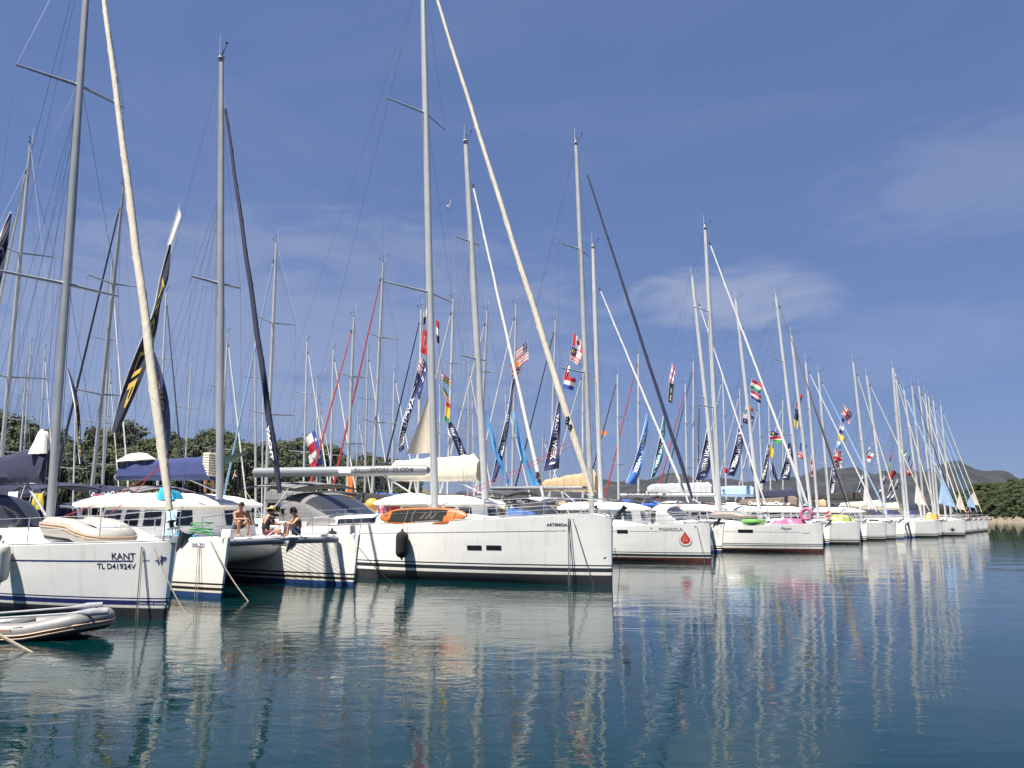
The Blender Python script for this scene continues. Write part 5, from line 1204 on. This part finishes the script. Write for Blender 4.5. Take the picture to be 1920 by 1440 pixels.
FL = [((591, 806), (600, 838), (-20, 14), texas, 'upper Texas flag on its halyard among the masts', -50),
      ((601, 838), (605, 870), (-24, 14), texas, 'lower Texas flag on its halyard, just above the lettered grey boom', -50),
      ((793, 616), (788, 660), (14, 7), emblem('red', 'pink'), 'red flag with a round pale emblem left of the tallest mast', -40),
      ((789, 664), (774, 727), (14, 22), southern, 'dark blue flag with stars below the red flag', -40),
      ((801, 578), (799, 606), (-6, 4), bands('white', 'black'), 'white and black flag over the red flag', -40),
      ((817, 598), (818, 640), (6, 5), bands('red', 'white', 'black', vert=False), 'small red and white flag just right of the tallest mast', -40),
      ((826, 697), (829, 713), (17, 12), bands('red', 'white', 'red', 'yellow', 'green'), 'striped red, white, yellow and green flag, top of three right of the tallest mast', -40),
      ((827, 718), (836, 745), (13, 20), bands('green', 'black', 'yellow', 'orange'), 'green, black and yellow flag, middle of three right of the tallest mast', -40),
      ((836, 752), (833, 789), (9, 6), bands('red', 'yellow', 'yellow', 'green'), 'red, yellow and green flag, lowest of three right of the tallest mast', -40),
      ((989, 640), (991, 674), (-23, 16), usa, 'American flag behind the long cream headsail roll', -43),
      ((973, 676), (974, 688), (-17, 6), bands('orange'), 'orange flag under the American flag', -43),
      ((975, 690), (973, 703), (-15, 3), bands('red', 'white', 'red'), 'red and white flag under the orange flag', -43),
      ((1075, 624), (1073, 646), (21, 16), canada, 'red and white flag, topmost of the string left of the tall white mast', -38),
      ((1072, 650), (1068, 674), (20, 10), malay, 'Malaysian flag below the red and white one', -38),
      ((1064, 682), (1058, 704), (6, 6), chile, 'blue, white and red flag with a star under the Malaysian flag', -38),
      ((1058, 704), (1055, 727), (22, 4), bands('red', 'white', 'blue'), 'red, white and blue flag, lowest of the string', -38),
      ((1260, 683), (1254, 715), (7, 6), bands('pink', 'white', 'pink', 'white', 'pink'), 'pink and white striped flag above the black pirate flag', -36),
      ((1255, 717), (1252, 753), (9, 3), pirate, 'black pirate flag right of the navy headsail roll', -36),
      ((1410, 711), (1406, 727), (20, 9), bands('red', 'white', 'green'), 'red, white and green flag, upper of a pair', -38),
      ((1407, 731), (1408, 746), (20, 9), croatia, 'Croatian flag below the red, white and green flag', -38),
      ((1399, 754), (1396, 773), (14, 12), bands('orange', 'white', 'green'), 'orange, white and green flag over the navy one with stars', -38),
      ((1394, 775), (1391, 792), (21, 5), southern, 'navy flag with stars and small Union Jack below the Croatian flag', -38),
      ((1447, 806), (1442, 822), (21, 12), namibia, 'Namibian flag among the headsail rolls', -40),
      ((1443, 833), (1443, 853), (8, 9), bands('yellow'), 'yellow pennant under the Namibian flag', -40),
      ((1496, 738), (1491, 764), (9, 2), bands('red', 'black', 'red', 'black', 'red'), 'red and black striped flag above the gold one', -37),
      ((1491, 765), (1488, 786), (9, 3), bands('navy', 'black'), 'dark navy flag between the striped one and the gold one', -37),
      ((1489, 786), (1489, 800), (7, 3), bands('yellow'), 'gold flag at the foot of a dark string of flags', -37),
      ((1503, 816), (1502, 828), (6, 9), bands('yellow'), 'yellow pennant above the blue flag with a ring of stars', -37),
      ((1500, 829), (1498, 843), (13, 3), eu, 'blue flag with a ring of yellow stars', -37),
      ((1496, 844), (1494, 856), (14, 6), jack, 'small Union Jack under the blue starred flag', -37),
      ((1583, 757), (1578, 776), (15, 18), jack, 'Union Jack, topmost of the right hand string', -36),
      ((1578, 782), (1576, 795), (6, 4), bands('navy', 'red'), 'small navy and red flag under the top Union Jack', -36),
      ((1575, 797), (1573, 811), (7, 3), bands('white', 'navy'), 'small white and navy flag above the yellow one', -36),
      ((1571, 811), (1571, 823), (13, 7), bands('yellow'), 'yellow flag in the middle of the right hand string', -36),
      ((1570, 826), (1567, 838), (9, 3), bands('white', 'lblue'), 'white flag below the yellow flag of the right hand string', -36),
      ((1564, 842), (1563, 873), (16, 4), jack, 'large Union Jack, lowest of the right hand string', -36),
      ((1636, 832), (1629, 848), (-8, 9), bands('navy', 'white', vert=True), 'navy and white flag above a red and white one', -36),
      ((1629, 848), (1623, 864), (9, 2), bands('white', 'red', 'white'), 'red and white flag over the lettered dark banners', -36),
      ((1670, 850), (1667, 864), (3, 3), bands('red', 'navy'), 'tiny red and navy flag in the far string', -36),
      ((1666, 866), (1664, 882), (5, 2), bands('green', 'white', vert=True), 'tiny green and white flag in the far string', -36),
      ((1672, 880), (1665, 898), (9, 4), bands('red'), 'red flag low among the far masts', -36),
      ((1702, 842), (1700, 852), (-8, 7), bands('green', 'white'), 'dark green and white flag near the close pair of masts', -36),
      ((1709, 848), (1706, 862), (-5, 6), bands('green', 'navy'), 'dark green and navy flag near the close pair of masts', -36),
      ((1712, 866), (1709, 886), (-6, 10), bands('navy', 'pink', 'navy'), 'navy and pink flag low by the close pair of masts', -36),
      ((1700, 880), (1698, 890), (10, 2), bands('pink', 'red'), 'pink and red flag low by the close pair of masts', -36),
      ((844, 379), (842, 386), (-7, 5), bands('red', 'white', 'navy'), 'tiny courtesy flag high on a halyard beside the catamaran mast', -30),
      ((1127, 807), (1127, 815), (10, 1), bands('orange'), 'small orange flag left of the red headsail roll', -43),
      ((1724, 926), (1721, 938), (11, 6), bands('orange'), 'orange flag by a far mast of the front row', -24),
      ((440, 886), (438, 893), (5, 3), croatia, 'small red, white and blue flag under the dark green tarpaulin', -30),
      ((1358, 876), (1357, 886), (7, 2), bands('red'), 'small red flag between two lettered banners', -37),
      ((1337, 756), (1335, 766), (6, 2), canada, 'small red and white flag high between two white masts', -37),
      ((1521, 852), (1518, 880), (5, 4), jack, 'narrow Union Jack right of the small one', -37),
      ((1522, 880), (1520, 892), (6, 2), bands('red', 'pink'), 'small red flag at the foot of a string by the white mast', -37)]
for i, (tl, bl, fly, pat, lb, av) in enumerate(FL): flag(tl, bl, fly, pat, lb, av, ph=i * 1.3)
BCOL = dict(navy=mat('banner_navy', (.016, .022, .075), .75, var=.12, vscale=2), indigo=mat('banner_indigo', (.024, .032, .115), .75, var=.12, vscale=2), black=mat('banner_black', (.012, .015, .035), .75, var=.2, vscale=2), royal=mat('banner_royal', (.035, .14, .42), .75, var=.1, vscale=2),
            teal=mat('banner_teal', (.02, .12, .17), .75, var=.1, vscale=2), sky=mat('banner_skyblue', (.07, .30, .60), .75, var=.15, vscale=2))
GOLD = mat('banner_gold', (.42, .28, .05), .7)
def sample(tab, u):
    n = len(tab) - 1; x = min(n - 1e-6, max(0, u * n)); i = int(x); f = x - i
    p0, p1, p2, p3 = tab[max(0, i - 1)], tab[i], tab[i + 1], tab[min(n, i + 2)]
    return tuple(.5 * (2 * b_ + (c_ - a_) * f + (2 * a_ - 5 * b_ + 4 * c_ - d_) * f * f + (3 * b_ - a_ - 3 * c_ + d_) * f ** 3) for a_, b_, c_, d_ in zip(p0, p1, p2, p3))
def banner(left, right, col, label, text=None, t0=.2, t1=.9, tcol=None, av=-37, ph=0.0, logo=False, tw=.55, pole=True, mirror=False):
    D = ona(av, sum(p[0] for p in left) / len(left)).y; A = atd(*left[0], D); o = thing('feather_banner', label, 'banner', A, 0, 'feather banners on the masts')
    def S_(u, v, off=0):                     # u down the banner, v from the left edge to the right
        l, r_ = sample(left, u), sample(right, u); x, y = lerp(l[0], r_[0], v), lerp(l[1], r_[1], v)
        return atd(x, y, D + .10 * math.sin(u * 7 + ph) + .12 * math.sin(v * 4 + u * 9 + ph) * min(1, u * 3) - off) - A
    b = MB(); b.grid(lambda u, v: S_(u, v), 40, 8); b.build('cloth', BCOL[col], o)
    if pole:
        pl = MB(); pl.tube([S_(k / 20, -.02, .01) for k in range(21)], [lerp(.03, .018, k / 20) for k in range(21)], 6); pl.build('pole', WIREW, o)
    if text:
        vs, fs, wd = text_mesh(text, 1.0); hmax = .72
        lp = S_(t1, .5) - S_(t0, .5)
        tb = MB(); tb.add([S_(t0 + (v.x / wd) * (t1 - t0), (.5 + (v.y / hmax - .5) * tw) if mirror else (.5 + (v.y / hmax - .5) * tw), .05) for v in vs], fs); tb.build('lettering', tcol or INKW, o, smooth=False)
    if logo:
        lg = MB()
        for k in range(3): lg.add([S_(t1 + .03 + a_, .5 + c_ + (k - 1) * .13, .05) for a_, c_ in ((0, .05), (.012, .09), (.03, .05), (.045, -.05), (.03, -.06), (.014, .0))], [tuple(range(6))])
        lg.build('emblem', tcol or INKW, o, smooth=False)
    return o
banner([(20, 398), (2, 440), (-14, 490), (-30, 560)], [(22, 402), (17, 440), (10, 490), (-2, 545)], 'black', 'dark feather banner cut off by the left edge, high up', av=-34, text='G', t0=.5, t1=.62, tcol=FC['grey'])
banner([(317, 458), (301, 520), (287, 585), (262, 645), (232, 725), (209, 808)], [(321, 458), (316, 520), (303, 560), (291, 635), (270, 700), (220, 815)], 'black', 'long twisted black banner with gold letters crossing the cream headsail roll', text='ATOLIP', t0=.2, t1=.9, tcol=GOLD, av=-36, tw=.45)
flag((335, 388), (314, 456), (6, 18), bands('white'), 'white pennant tip standing above the gold lettered black banner', -36, amp=.02)
banner([(283, 640), (283, 695), (292, 750), (302, 805), (312, 855)], [(286, 650), (301, 690), (315, 745), (320, 800), (317, 858)], 'indigo', 'navy banner with gold script curving right of the cream headsail roll', text='atolip..', t0=.18, t1=.68, tcol=GOLD, av=-36, ph=2, tw=.36)
banner([(126, 690), (136, 735), (143, 780), (146, 830), (150, 870)], [(129, 692), (143, 735), (150, 780), (152, 830), (153, 872)], 'navy', 'narrow navy banner right of the KANT mast', text='ATOLIP', t0=.3, t1=.9, tcol=GOLD, av=-36, ph=1)
banner([(778, 725), (764, 765), (753, 800), (748, 830), (747, 850)], [(783, 728), (772, 770), (762, 805), (758, 828), (758, 842)], 'indigo', 'narrow navy banner hanging below the dark starred flag', text='YACHT WEEK', t0=.12, t1=.85, av=-40, tw=.75)
banner([(841, 793), (841, 808), (852, 832), (862, 858)], [(846, 790), (858, 812), (869, 836), (877, 858)], 'indigo', 'navy banner standing on the cream boom bag', text='THE YACHT', t0=.2, t1=.95, av=-40, tw=.4)
banner([(961, 712), (953, 765), (944, 805), (933, 850), (920, 904)], [(967, 708), (959, 762), (953, 806), (946, 850), (928, 904)], 'indigo', 'long navy banner leaning left behind the slim white headsail roll', text='THE YACHT WEEK', t0=.32, t1=.78, av=-40, tw=.5)
banner([(909, 770), (918, 815), (929, 855), (940, 880), (948, 908)], [(911, 770), (925, 812), (934, 850), (947, 878), (955, 904)], 'sky', 'narrow sky blue streamer left of the navy banner', av=-40, pole=False)
banner([(962, 768), (968, 808), (976, 850), (985, 880), (998, 911)], [(966, 772), (974, 808), (984, 845), (994, 878), (1010, 908)], 'sky', 'narrow sky blue streamer right of the navy banner', av=-40, ph=2, pole=False)
YW = 'YACHT WEEK'
banner([(1047, 752), (1038, 795), (1029, 840), (1019, 884)], [(1051, 750), (1051, 795), (1050, 840), (1048, 878)], 'indigo', 'navy Yacht Week banner just above the tan boom bag', text=YW, t0=.20, t1=.82, av=-40, logo=True, tw=.42)
banner([(1214, 774), (1203, 820), (1190, 865), (1174, 906)], [(1217, 778), (1212, 822), (1205, 868), (1192, 909)], 'royal', 'royal blue Yacht Week banner left of the teal one', text=YW, t0=.25, t1=.82, av=-37, ph=1, tw=.42)
banner([(1244, 780), (1237, 820), (1229, 858), (1221, 896)], [(1247, 782), (1247, 822), (1241, 862), (1227, 894)], 'teal', 'teal Yacht Week banner between the navy and white headsail rolls', text='THE ' + YW, t0=.16, t1=.82, av=-37, ph=2, logo=True, tw=.42)
banner([(1327, 796), (1321, 830), (1313, 865), (1304, 900)], [(1331, 798), (1335, 830), (1333, 865), (1327, 900)], 'indigo', 'navy Yacht Week banner close left of the tall white mast', text='THE ' + YW, t0=.15, t1=.83, av=-37, ph=3, logo=True, tw=.45)
banner([(1385, 799), (1379, 830), (1371, 862), (1361, 890)], [(1390, 797), (1394, 830), (1388, 862), (1377, 893)], 'indigo', 'navy Yacht Week banner below the navy starred flag', text='E ' + YW, t0=.15, t1=.82, av=-37, ph=1, logo=True, tw=.45)
banner([(1440, 833), (1435, 858), (1430, 882), (1424, 906)], [(1443, 833), (1443, 858), (1439, 882), (1435, 906)], 'indigo', 'navy Yacht Week banner under the yellow pennant', text='THE ' + YW, t0=.1, t1=.9, av=-38, ph=2, tw=.55)
banner([(1405, 862), (1407, 876), (1411, 888), (1416, 900)], [(1408, 860), (1414, 874), (1418, 888), (1421, 900)], 'indigo', 'short navy banner tip left of the yellow pennant', text='WEEK', t0=.2, t1=.9, av=-39, ph=2, tw=.5)
banner([(1477, 832), (1473, 855), (1468, 877), (1461, 899)], [(1482, 830), (1487, 855), (1485, 878), (1479, 900)], 'indigo', 'navy Yacht Week banner behind the thick cream headsail roll', text=YW, t0=.15, t1=.85, av=-38, ph=0, logo=True, tw=.45)
banner([(1445, 868), (1447, 880), (1450, 892), (1454, 902)], [(1448, 866), (1453, 878), (1456, 890), (1458, 902)], 'indigo', 'short navy banner tip between two Yacht Week banners', av=-39, ph=2)
banner([(1563, 864), (1559, 886), (1556, 908), (1555, 932)], [(1570, 862), (1570, 886), (1568, 908), (1564, 932)], 'navy', 'dark navy banner under the large Union Jack', text='THE ' + YW, t0=.1, t1=.9, av=-36, tw=.5)
banner([(1618, 886), (1614, 900), (1609, 916), (1603, 932)], [(1620, 888), (1619, 902), (1615, 918), (1610, 934)], 'indigo', 'narrow navy banner below the red and white flag', text='THE ' + YW, t0=.1, t1=.9, av=-36, tw=.5)
banner([(1658, 888), (1655, 900), (1651, 912), (1646, 924)], [(1661, 888), (1661, 900), (1657, 913), (1652, 926)], 'indigo', 'leftmost of three small banners among the far masts', text=YW, t0=.1, t1=.9, av=-36, tw=.5)
banner([(1672, 896), (1669, 910), (1665, 924), (1660, 936)], [(1676, 896), (1674, 910), (1671, 924), (1666, 937)], 'indigo', 'middle of three small banners among the far masts', text=YW, t0=.1, t1=.9, av=-36, tw=.5)
banner([(1683, 893), (1679, 908), (1674, 922), (1668, 936)], [(1686, 894), (1684, 909), (1680, 924), (1674, 938)], 'indigo', 'rightmost of three small banners among the far masts', text='THE ' + YW, t0=.1, t1=.9, av=-36, tw=.5)
# dark green tarpaulin slung beside the catamaran's mast
tb = MB(); dT = onr(18.5, 430).y
tb.grid(lambda u, v: atd(lerp(418, 462, u), lerp(lerp(856, 846, u), lerp(874, 851, u), v) + 3 * math.sin(v * 3.1), dT + .5 * v), 12, 6); tg = tb.build('tarpaulin', mat('tarp_green', (.012, .05, .04), .8)); tag(tg, 'dark green tarpaulin slung right of the catamaran mast', 'tarpaulin')
# ------------------------------------------------------------------ people
SKIN = mat('skin', (.46, .22, .13), .55, var=.08, vscale=6); SKIN2 = mat('skin_tan', (.40, .19, .11), .55, var=.08, vscale=6)
HAIR = mat('hair_dark', (.022, .016, .012), .7); SHORTS = mat('shorts_charcoal', (.045, .045, .05), .9); DENIM = mat('shorts_denim', (.10, .15, .22), .9, var=.25, vscale=25); TEE = mat('shirt_navy', (.010, .013, .026), .9); STRAW = mat('hat_straw', (.46, .34, .18), .9, var=.2, vscale=30); HATB = mat('hat_black', (.012, .012, .013), .9); KHAKI = mat('shorts_khaki', (.16, .12, .08), .9); REDH = mat('hat_red', (.50, .03, .03), .9); MAROON = mat('shorts_maroon', (.10, .015, .03), .9)
def skinned(verts, edges, radii, root, lvl=2):
    me = bpy.data.meshes.new('sk'); me.from_pydata([tuple(v) for v in verts], edges, []); o = bpy.data.objects.new('sk', me); COL.objects.link(o)
    md = o.modifiers.new('skin', 'SKIN'); md.use_smooth_shade = True
    for i, r_ in enumerate(radii): me.skin_vertices[0].data[i].radius = r_ if isinstance(r_, tuple) else (r_, r_)
    me.skin_vertices[0].data[root].use_root = True
    sb_ = o.modifiers.new('sub', 'SUBSURF'); sb_.levels = lvl; sb_.render_levels = lvl
    dg = bpy.context.evaluated_depsgraph_get(); dg.update(); m2 = bpy.data.meshes.new_from_object(o.evaluated_get(dg))
    r = ([tuple(v.co) for v in m2.vertices], [tuple(p.vertices) for p in m2.polygons]); bpy.data.objects.remove(o); bpy.data.meshes.remove(me); bpy.data.meshes.remove(m2); return r
def person(loc, rz, J, skin, label, hair=None, hat=None, shorts=None, shirt=None, glasses=False, group='people on the boats'):
    o = thing('person', label, 'person', loc, rz, group); V = {k: Vector(v) for k, v in J.items()}
    names, vs, rad, ed = [], [], [], []
    def nd(n, p, r_): names.append(n); vs.append(p); rad.append(r_); return len(vs) - 1
    def ln(a_, b_): ed.append((a_, b_))
    pel = nd('pel', V['pelvis'], (.15, .115)); sp = nd('sp', V['spine'], (.135, .10)); ch = nd('ch', V['chest'], (.155, .11)); nk = nd('nk', V['neck'], .056)
    ln(pel, sp); ln(sp, ch); ln(ch, nk)
    hd = V['head']; fw = V.get('face', Vector((1, 0, 0))).normalized(); upv = (hd - V['neck']).normalized()
    hb = nd('hb', hd - upv * .06, .072); ht = nd('ht', hd + upv * .05, (.082, .090)); h2 = nd('h2', hd + upv * .10, .06); ln(nk, hb); ln(hb, ht); ln(ht, h2)
    hands = []
    for s_ in 'lr':
        sh_, el, wr = nd('sh', V['sh' + s_], .062), nd('el', V['el' + s_], .043), nd('wr', V['wr' + s_], .028)
        hv = (V['wr' + s_] - V['el' + s_]).normalized(); hv = (hv + V.get('hand' + s_, hv)).normalized(); pm2 = nd('palm', V['wr' + s_] + hv * .075, (.042, .022))
        ln(ch, sh_); ln(sh_, el); ln(el, wr); ln(wr, pm2); hands.append((V['wr' + s_], hv, s_))
        hp_, kn, an, to = nd('hp', V['hp' + s_], .088), nd('kn', V['kn' + s_], .058), nd('an', V['an' + s_], .038), nd('to', V['to' + s_], (.042, .026))
        mid = nd('th', V['hp' + s_].lerp(V['kn' + s_], .45), .078); cf = nd('cf', V['kn' + s_].lerp(V['an' + s_], .35), .055)
        ln(pel, hp_); ln(hp_, mid); ln(mid, kn); ln(kn, cf); ln(cf, an); ln(an, to)
    bv, bf = skinned(vs, ed, rad, pel)
    b = MB(); b.add(bv, bf)
    for wr, hv, s_ in hands:                  # four bent fingers of different lengths and a thumb from the side of the palm
        side = hv.cross(Vector((0, 0, 1))); side = side.normalized() if side.length > .1 else Vector((0, 1, 0)); dn = hv.cross(side).normalized(); dn = dn if dn.z < 0 else -dn
        kp = wr + hv * .095
        for k, fl in enumerate((.062, .074, .070, .056)):
            q = kp + side * (k - 1.5) * .019; b.tube([q - hv * .02, q + hv * fl * .5 + dn * .006, q + hv * fl * .85 + dn * .024, q + hv * fl * .9 + dn * .045], [.0095, .009, .008, .006], 7)
        ts = -1 if s_ == 'l' else 1; q = wr + hv * .04 + side * .03 * ts; b.tube([q, q + hv * .03 + side * .028 * ts, q + hv * .062 + side * .03 * ts + dn * .015], [.012, .011, .008], 7)
    rt = upv.cross(fw).normalized(); f2 = rt.cross(upv).normalized() * 1.0
    if f2.dot(fw) < 0: f2 = -f2
    b.tube([hd + f2 * .080 + upv * .025, hd + f2 * .098 - upv * .012, hd + f2 * .085 - upv * .022], [.010, .016, .012], 8)   # nose
    for sd in (-1, 1): b.ball(hd + rt * sd * .085, (.02, .02, .03), 8, 6)
    b.build('body', skin, o, ang=60)
    e = MB(); e.ball(hd + f2 * .079 + rt * .03 + upv * .03, .012, 8, 6); e.build('eye', PLAST, o)
    e = MB(); e.ball(hd + f2 * .079 - rt * .03 + upv * .03, .012, 8, 6); e.build('eye', PLAST, o)
    m_ = MB(); m_.tube([hd + f2 * .077 - upv * .052 + rt * .022, hd + f2 * .086 - upv * .05, hd + f2 * .077 - upv * .052 - rt * .022], .006, 6); m_.build('mouth', mat('lips', (.30, .10, .08), .6), o)
    if glasses:
        g = MB(); [g.ball(hd + f2 * .088 + rt * .032 * sd + upv * .03, (.024, .024, .018), 8, 6) for sd in (-1, 1)]; g.tube([hd + rt * .085 + upv * .03, hd + f2 * .085 + rt * .06 + upv * .03, hd + f2 * .094 + upv * .032, hd + f2 * .085 - rt * .06 + upv * .03, hd - rt * .085 + upv * .03], .005, 5); g.build('sunglasses', PLAST, o)
    if hair:
        h = MB(); K = 14
        def hf_(u, v):
            th = u * 2 * math.pi; d = (f2 * math.cos(th) + rt * math.sin(th)); low = lerp(.065, -.055, (1 - math.cos(th)) / 2)
            ph_ = v * math.pi / 2; return hd + d * .094 * math.cos(ph_) * (1.02 + .03 * math.sin(9 * th)) + upv * lerp(low, .155, math.sin(ph_)) - f2 * .012
        h.grid(hf_, 24, 8); h.build('hair', hair, o)
    if hat:
        m2, rb, hh = hat; h = MB(); c = hd + upv * .065 - f2 * .005
        prof = [(rb, -.012), (rb * .8, .004), (.105, .012), (.098, .06), (.085, hh), (.045, hh + .015), (.0, hh + .010)]
        h.grid(lambda u, v: (lambda th, i, f: c + (f2 * math.cos(th) + rt * math.sin(th)) * lerp(prof[i][0], prof[i + 1][0], f) + upv * (lerp(prof[i][1], prof[i + 1][1], f) + (.03 * math.cos(2 * th) * -1 if i == 0 and f < .5 else 0)))(u * 2 * math.pi, min(5, int(v * 6)), v * 6 - min(5, int(v * 6))), 28, 18)
        h.build('hat', m2, o)
    if shorts:
        pv = [V['pelvis'] + Vector((0, 0, .07)), V['pelvis'], V['hpl'], V['hpl'].lerp(V['knl'], .62), V['hpr'], V['hpr'].lerp(V['knr'], .62)]
        a_, f_ = skinned(pv, [(0, 1), (1, 2), (2, 3), (1, 4), (4, 5)], [(.155, .118), (.165, .128), .103, .086, .103, .086], 1); c = MB(); c.add(a_, f_); c.build('shorts', shorts, o, ang=60)
    if shirt:
        pv = [V['pelvis'] + Vector((0, 0, .02)), V['spine'], V['chest'], V['neck'] - (V['neck'] - V['chest']) * .35, V['shl'], V['shl'].lerp(V['ell'], .72), V['shr'], V['shr'].lerp(V['elr'], .72)]
        a_, f_ = skinned(pv, [(0, 1), (1, 2), (2, 3), (2, 4), (4, 5), (2, 6), (6, 7)], [(.18, .14), (.158, .122), (.18, .132), .085, .084, .062, .084, .062], 0); c = MB(); c.add(a_, f_); c.build('shirt', shirt, o, ang=60)
    return o
sit = dict(pelvis=(0, 0, .11), spine=(.0, 0, .29), chest=(.07, 0, .47), neck=(.13, 0, .60), head=(.18, 0, .735), face=(1, -.25, -.05),
           shl=(.09, .19, .52), shr=(.09, -.19, .52), ell=(.26, .23, .31), elr=(.26, -.23, .31), wrl=(.47, .06, .33), wrr=(.47, -.04, .33), handl=(.3, -.8, .1), handr=(.3, .8, .1),
           hpl=(.04, .10, .09), hpr=(.04, -.10, .09), knl=(.42, .17, .26), knr=(.42, -.17, .26), anl=(.40, .16, -.17), anr=(.36, -.15, -.17), tol=(.57, .19, -.20), tor=(.53, -.18, -.20))
box = MB(); box.box((-2.98, -.12, 1.70), (.52, .8, .26)); box.build('deck_locker', DECK, CATA['root'])
person(W(CATA, -2.95, -.12, 1.84), YAW + R(-8), sit, SKIN2, 'shirtless man with short dark hair and charcoal shorts sitting with hands clasped', hair=HAIR, shorts=SHORTS, glasses=True)
crs = dict(pelvis=(0, 0, .10), spine=(-.03, 0, .30), chest=(.02, 0, .50), neck=(.09, 0, .64), head=(.14, 0, .765), face=(1, 0, -.25), shl=(.05, .20, .55), shr=(.05, -.20, .55), ell=(.24, .27, .37), elr=(.24, -.27, .37), wrl=(.45, .16, .36), wrr=(.45, -.16, .36),
           hpl=(.04, .11, .10), hpr=(.04, -.11, .10), knl=(.34, .34, .20), knr=(.34, -.34, .20), anl=(.46, .02, .09), anr=(.38, -.06, .07), tol=(.52, -.12, .06), tor=(.44, .10, .05))
person(W(CATA, -1.60, -.02, 1.63), YAW + R(72), crs, SKIN, 'person in a navy shirt and straw hat sitting cross-legged with back to the camera', hair=HAIR, hat=(STRAW, .19, .10), shorts=MAROON, shirt=TEE)
hug = dict(pelvis=(0, 0, .10), spine=(-.02, 0, .29), chest=(.05, 0, .47), neck=(.11, 0, .60), head=(.16, 0, .725), face=(1, .1, -.3), shl=(.08, .19, .52), shr=(.08, -.19, .52), ell=(.25, .25, .36), elr=(.25, -.25, .36), wrl=(.46, .10, .40), wrr=(.46, -.10, .40), handl=(.2, -.9, 0), handr=(.2, .9, 0),
           hpl=(.04, .10, .09), hpr=(.04, -.10, .09), knl=(.33, .14, .42), knr=(.33, -.14, .42), anl=(.38, .13, .02), anr=(.38, -.13, .02), tol=(.53, .15, .0), tor=(.53, -.15, .0))
person(W(CATA, -.92, .70, 1.64), YAW + R(-115), hug, SKIN2, 'shirtless person in black hat and denim shorts sitting with knees drawn up', hair=HAIR, hat=(HATB, .14, .10), shorts=DENIM)
std = dict(pelvis=(0, 0, .95), spine=(0, 0, 1.13), chest=(.01, 0, 1.32), neck=(.02, 0, 1.47), head=(.04, 0, 1.61), face=(1, 0, -.1), shl=(.01, .20, 1.39), shr=(.01, -.20, 1.39), ell=(.06, .27, 1.12), elr=(.06, -.27, 1.12), wrl=(.25, .22, 1.02), wrr=(.25, -.22, 1.02),
           hpl=(0, .10, .92), hpr=(0, -.10, .92), knl=(.03, .12, .50), knr=(.02, -.12, .50), anl=(-.02, .12, .09), anr=(-.02, -.12, .09), tol=(.15, .13, .03), tor=(.15, -.13, .03))
person(W(CATA, -6.0, .75, CATA['zr'] + .30), YAW + R(160), std, SKIN2, 'person in khaki shorts standing on the cabin roof just right of the catamaran mast', hair=HAIR, shorts=KHAKI, shirt=HATB)
person(W(CATF, -2.9, .6, 1.72), YAW + R(-60), sit, SKIN, 'person in a red hat sitting behind the lime inflatable', hair=HAIR, hat=(REDH, .16, .11), shorts=SHORTS, shirt=REDH)
person(W(BOATS['t6'], -2.6, .3, 1.72), YAW + R(-90), std, SKIN, 'person standing on the foredeck of the outermost yacht', hair=HAIR, shorts=SHORTS, shirt=TEE)
person(W(CATD, -6.8, -2.4, 1.55), YAW + R(-80), std, SKIN2, 'person in dark shorts standing left of the white towel under the booms', hair=HAIR, shorts=SHORTS)
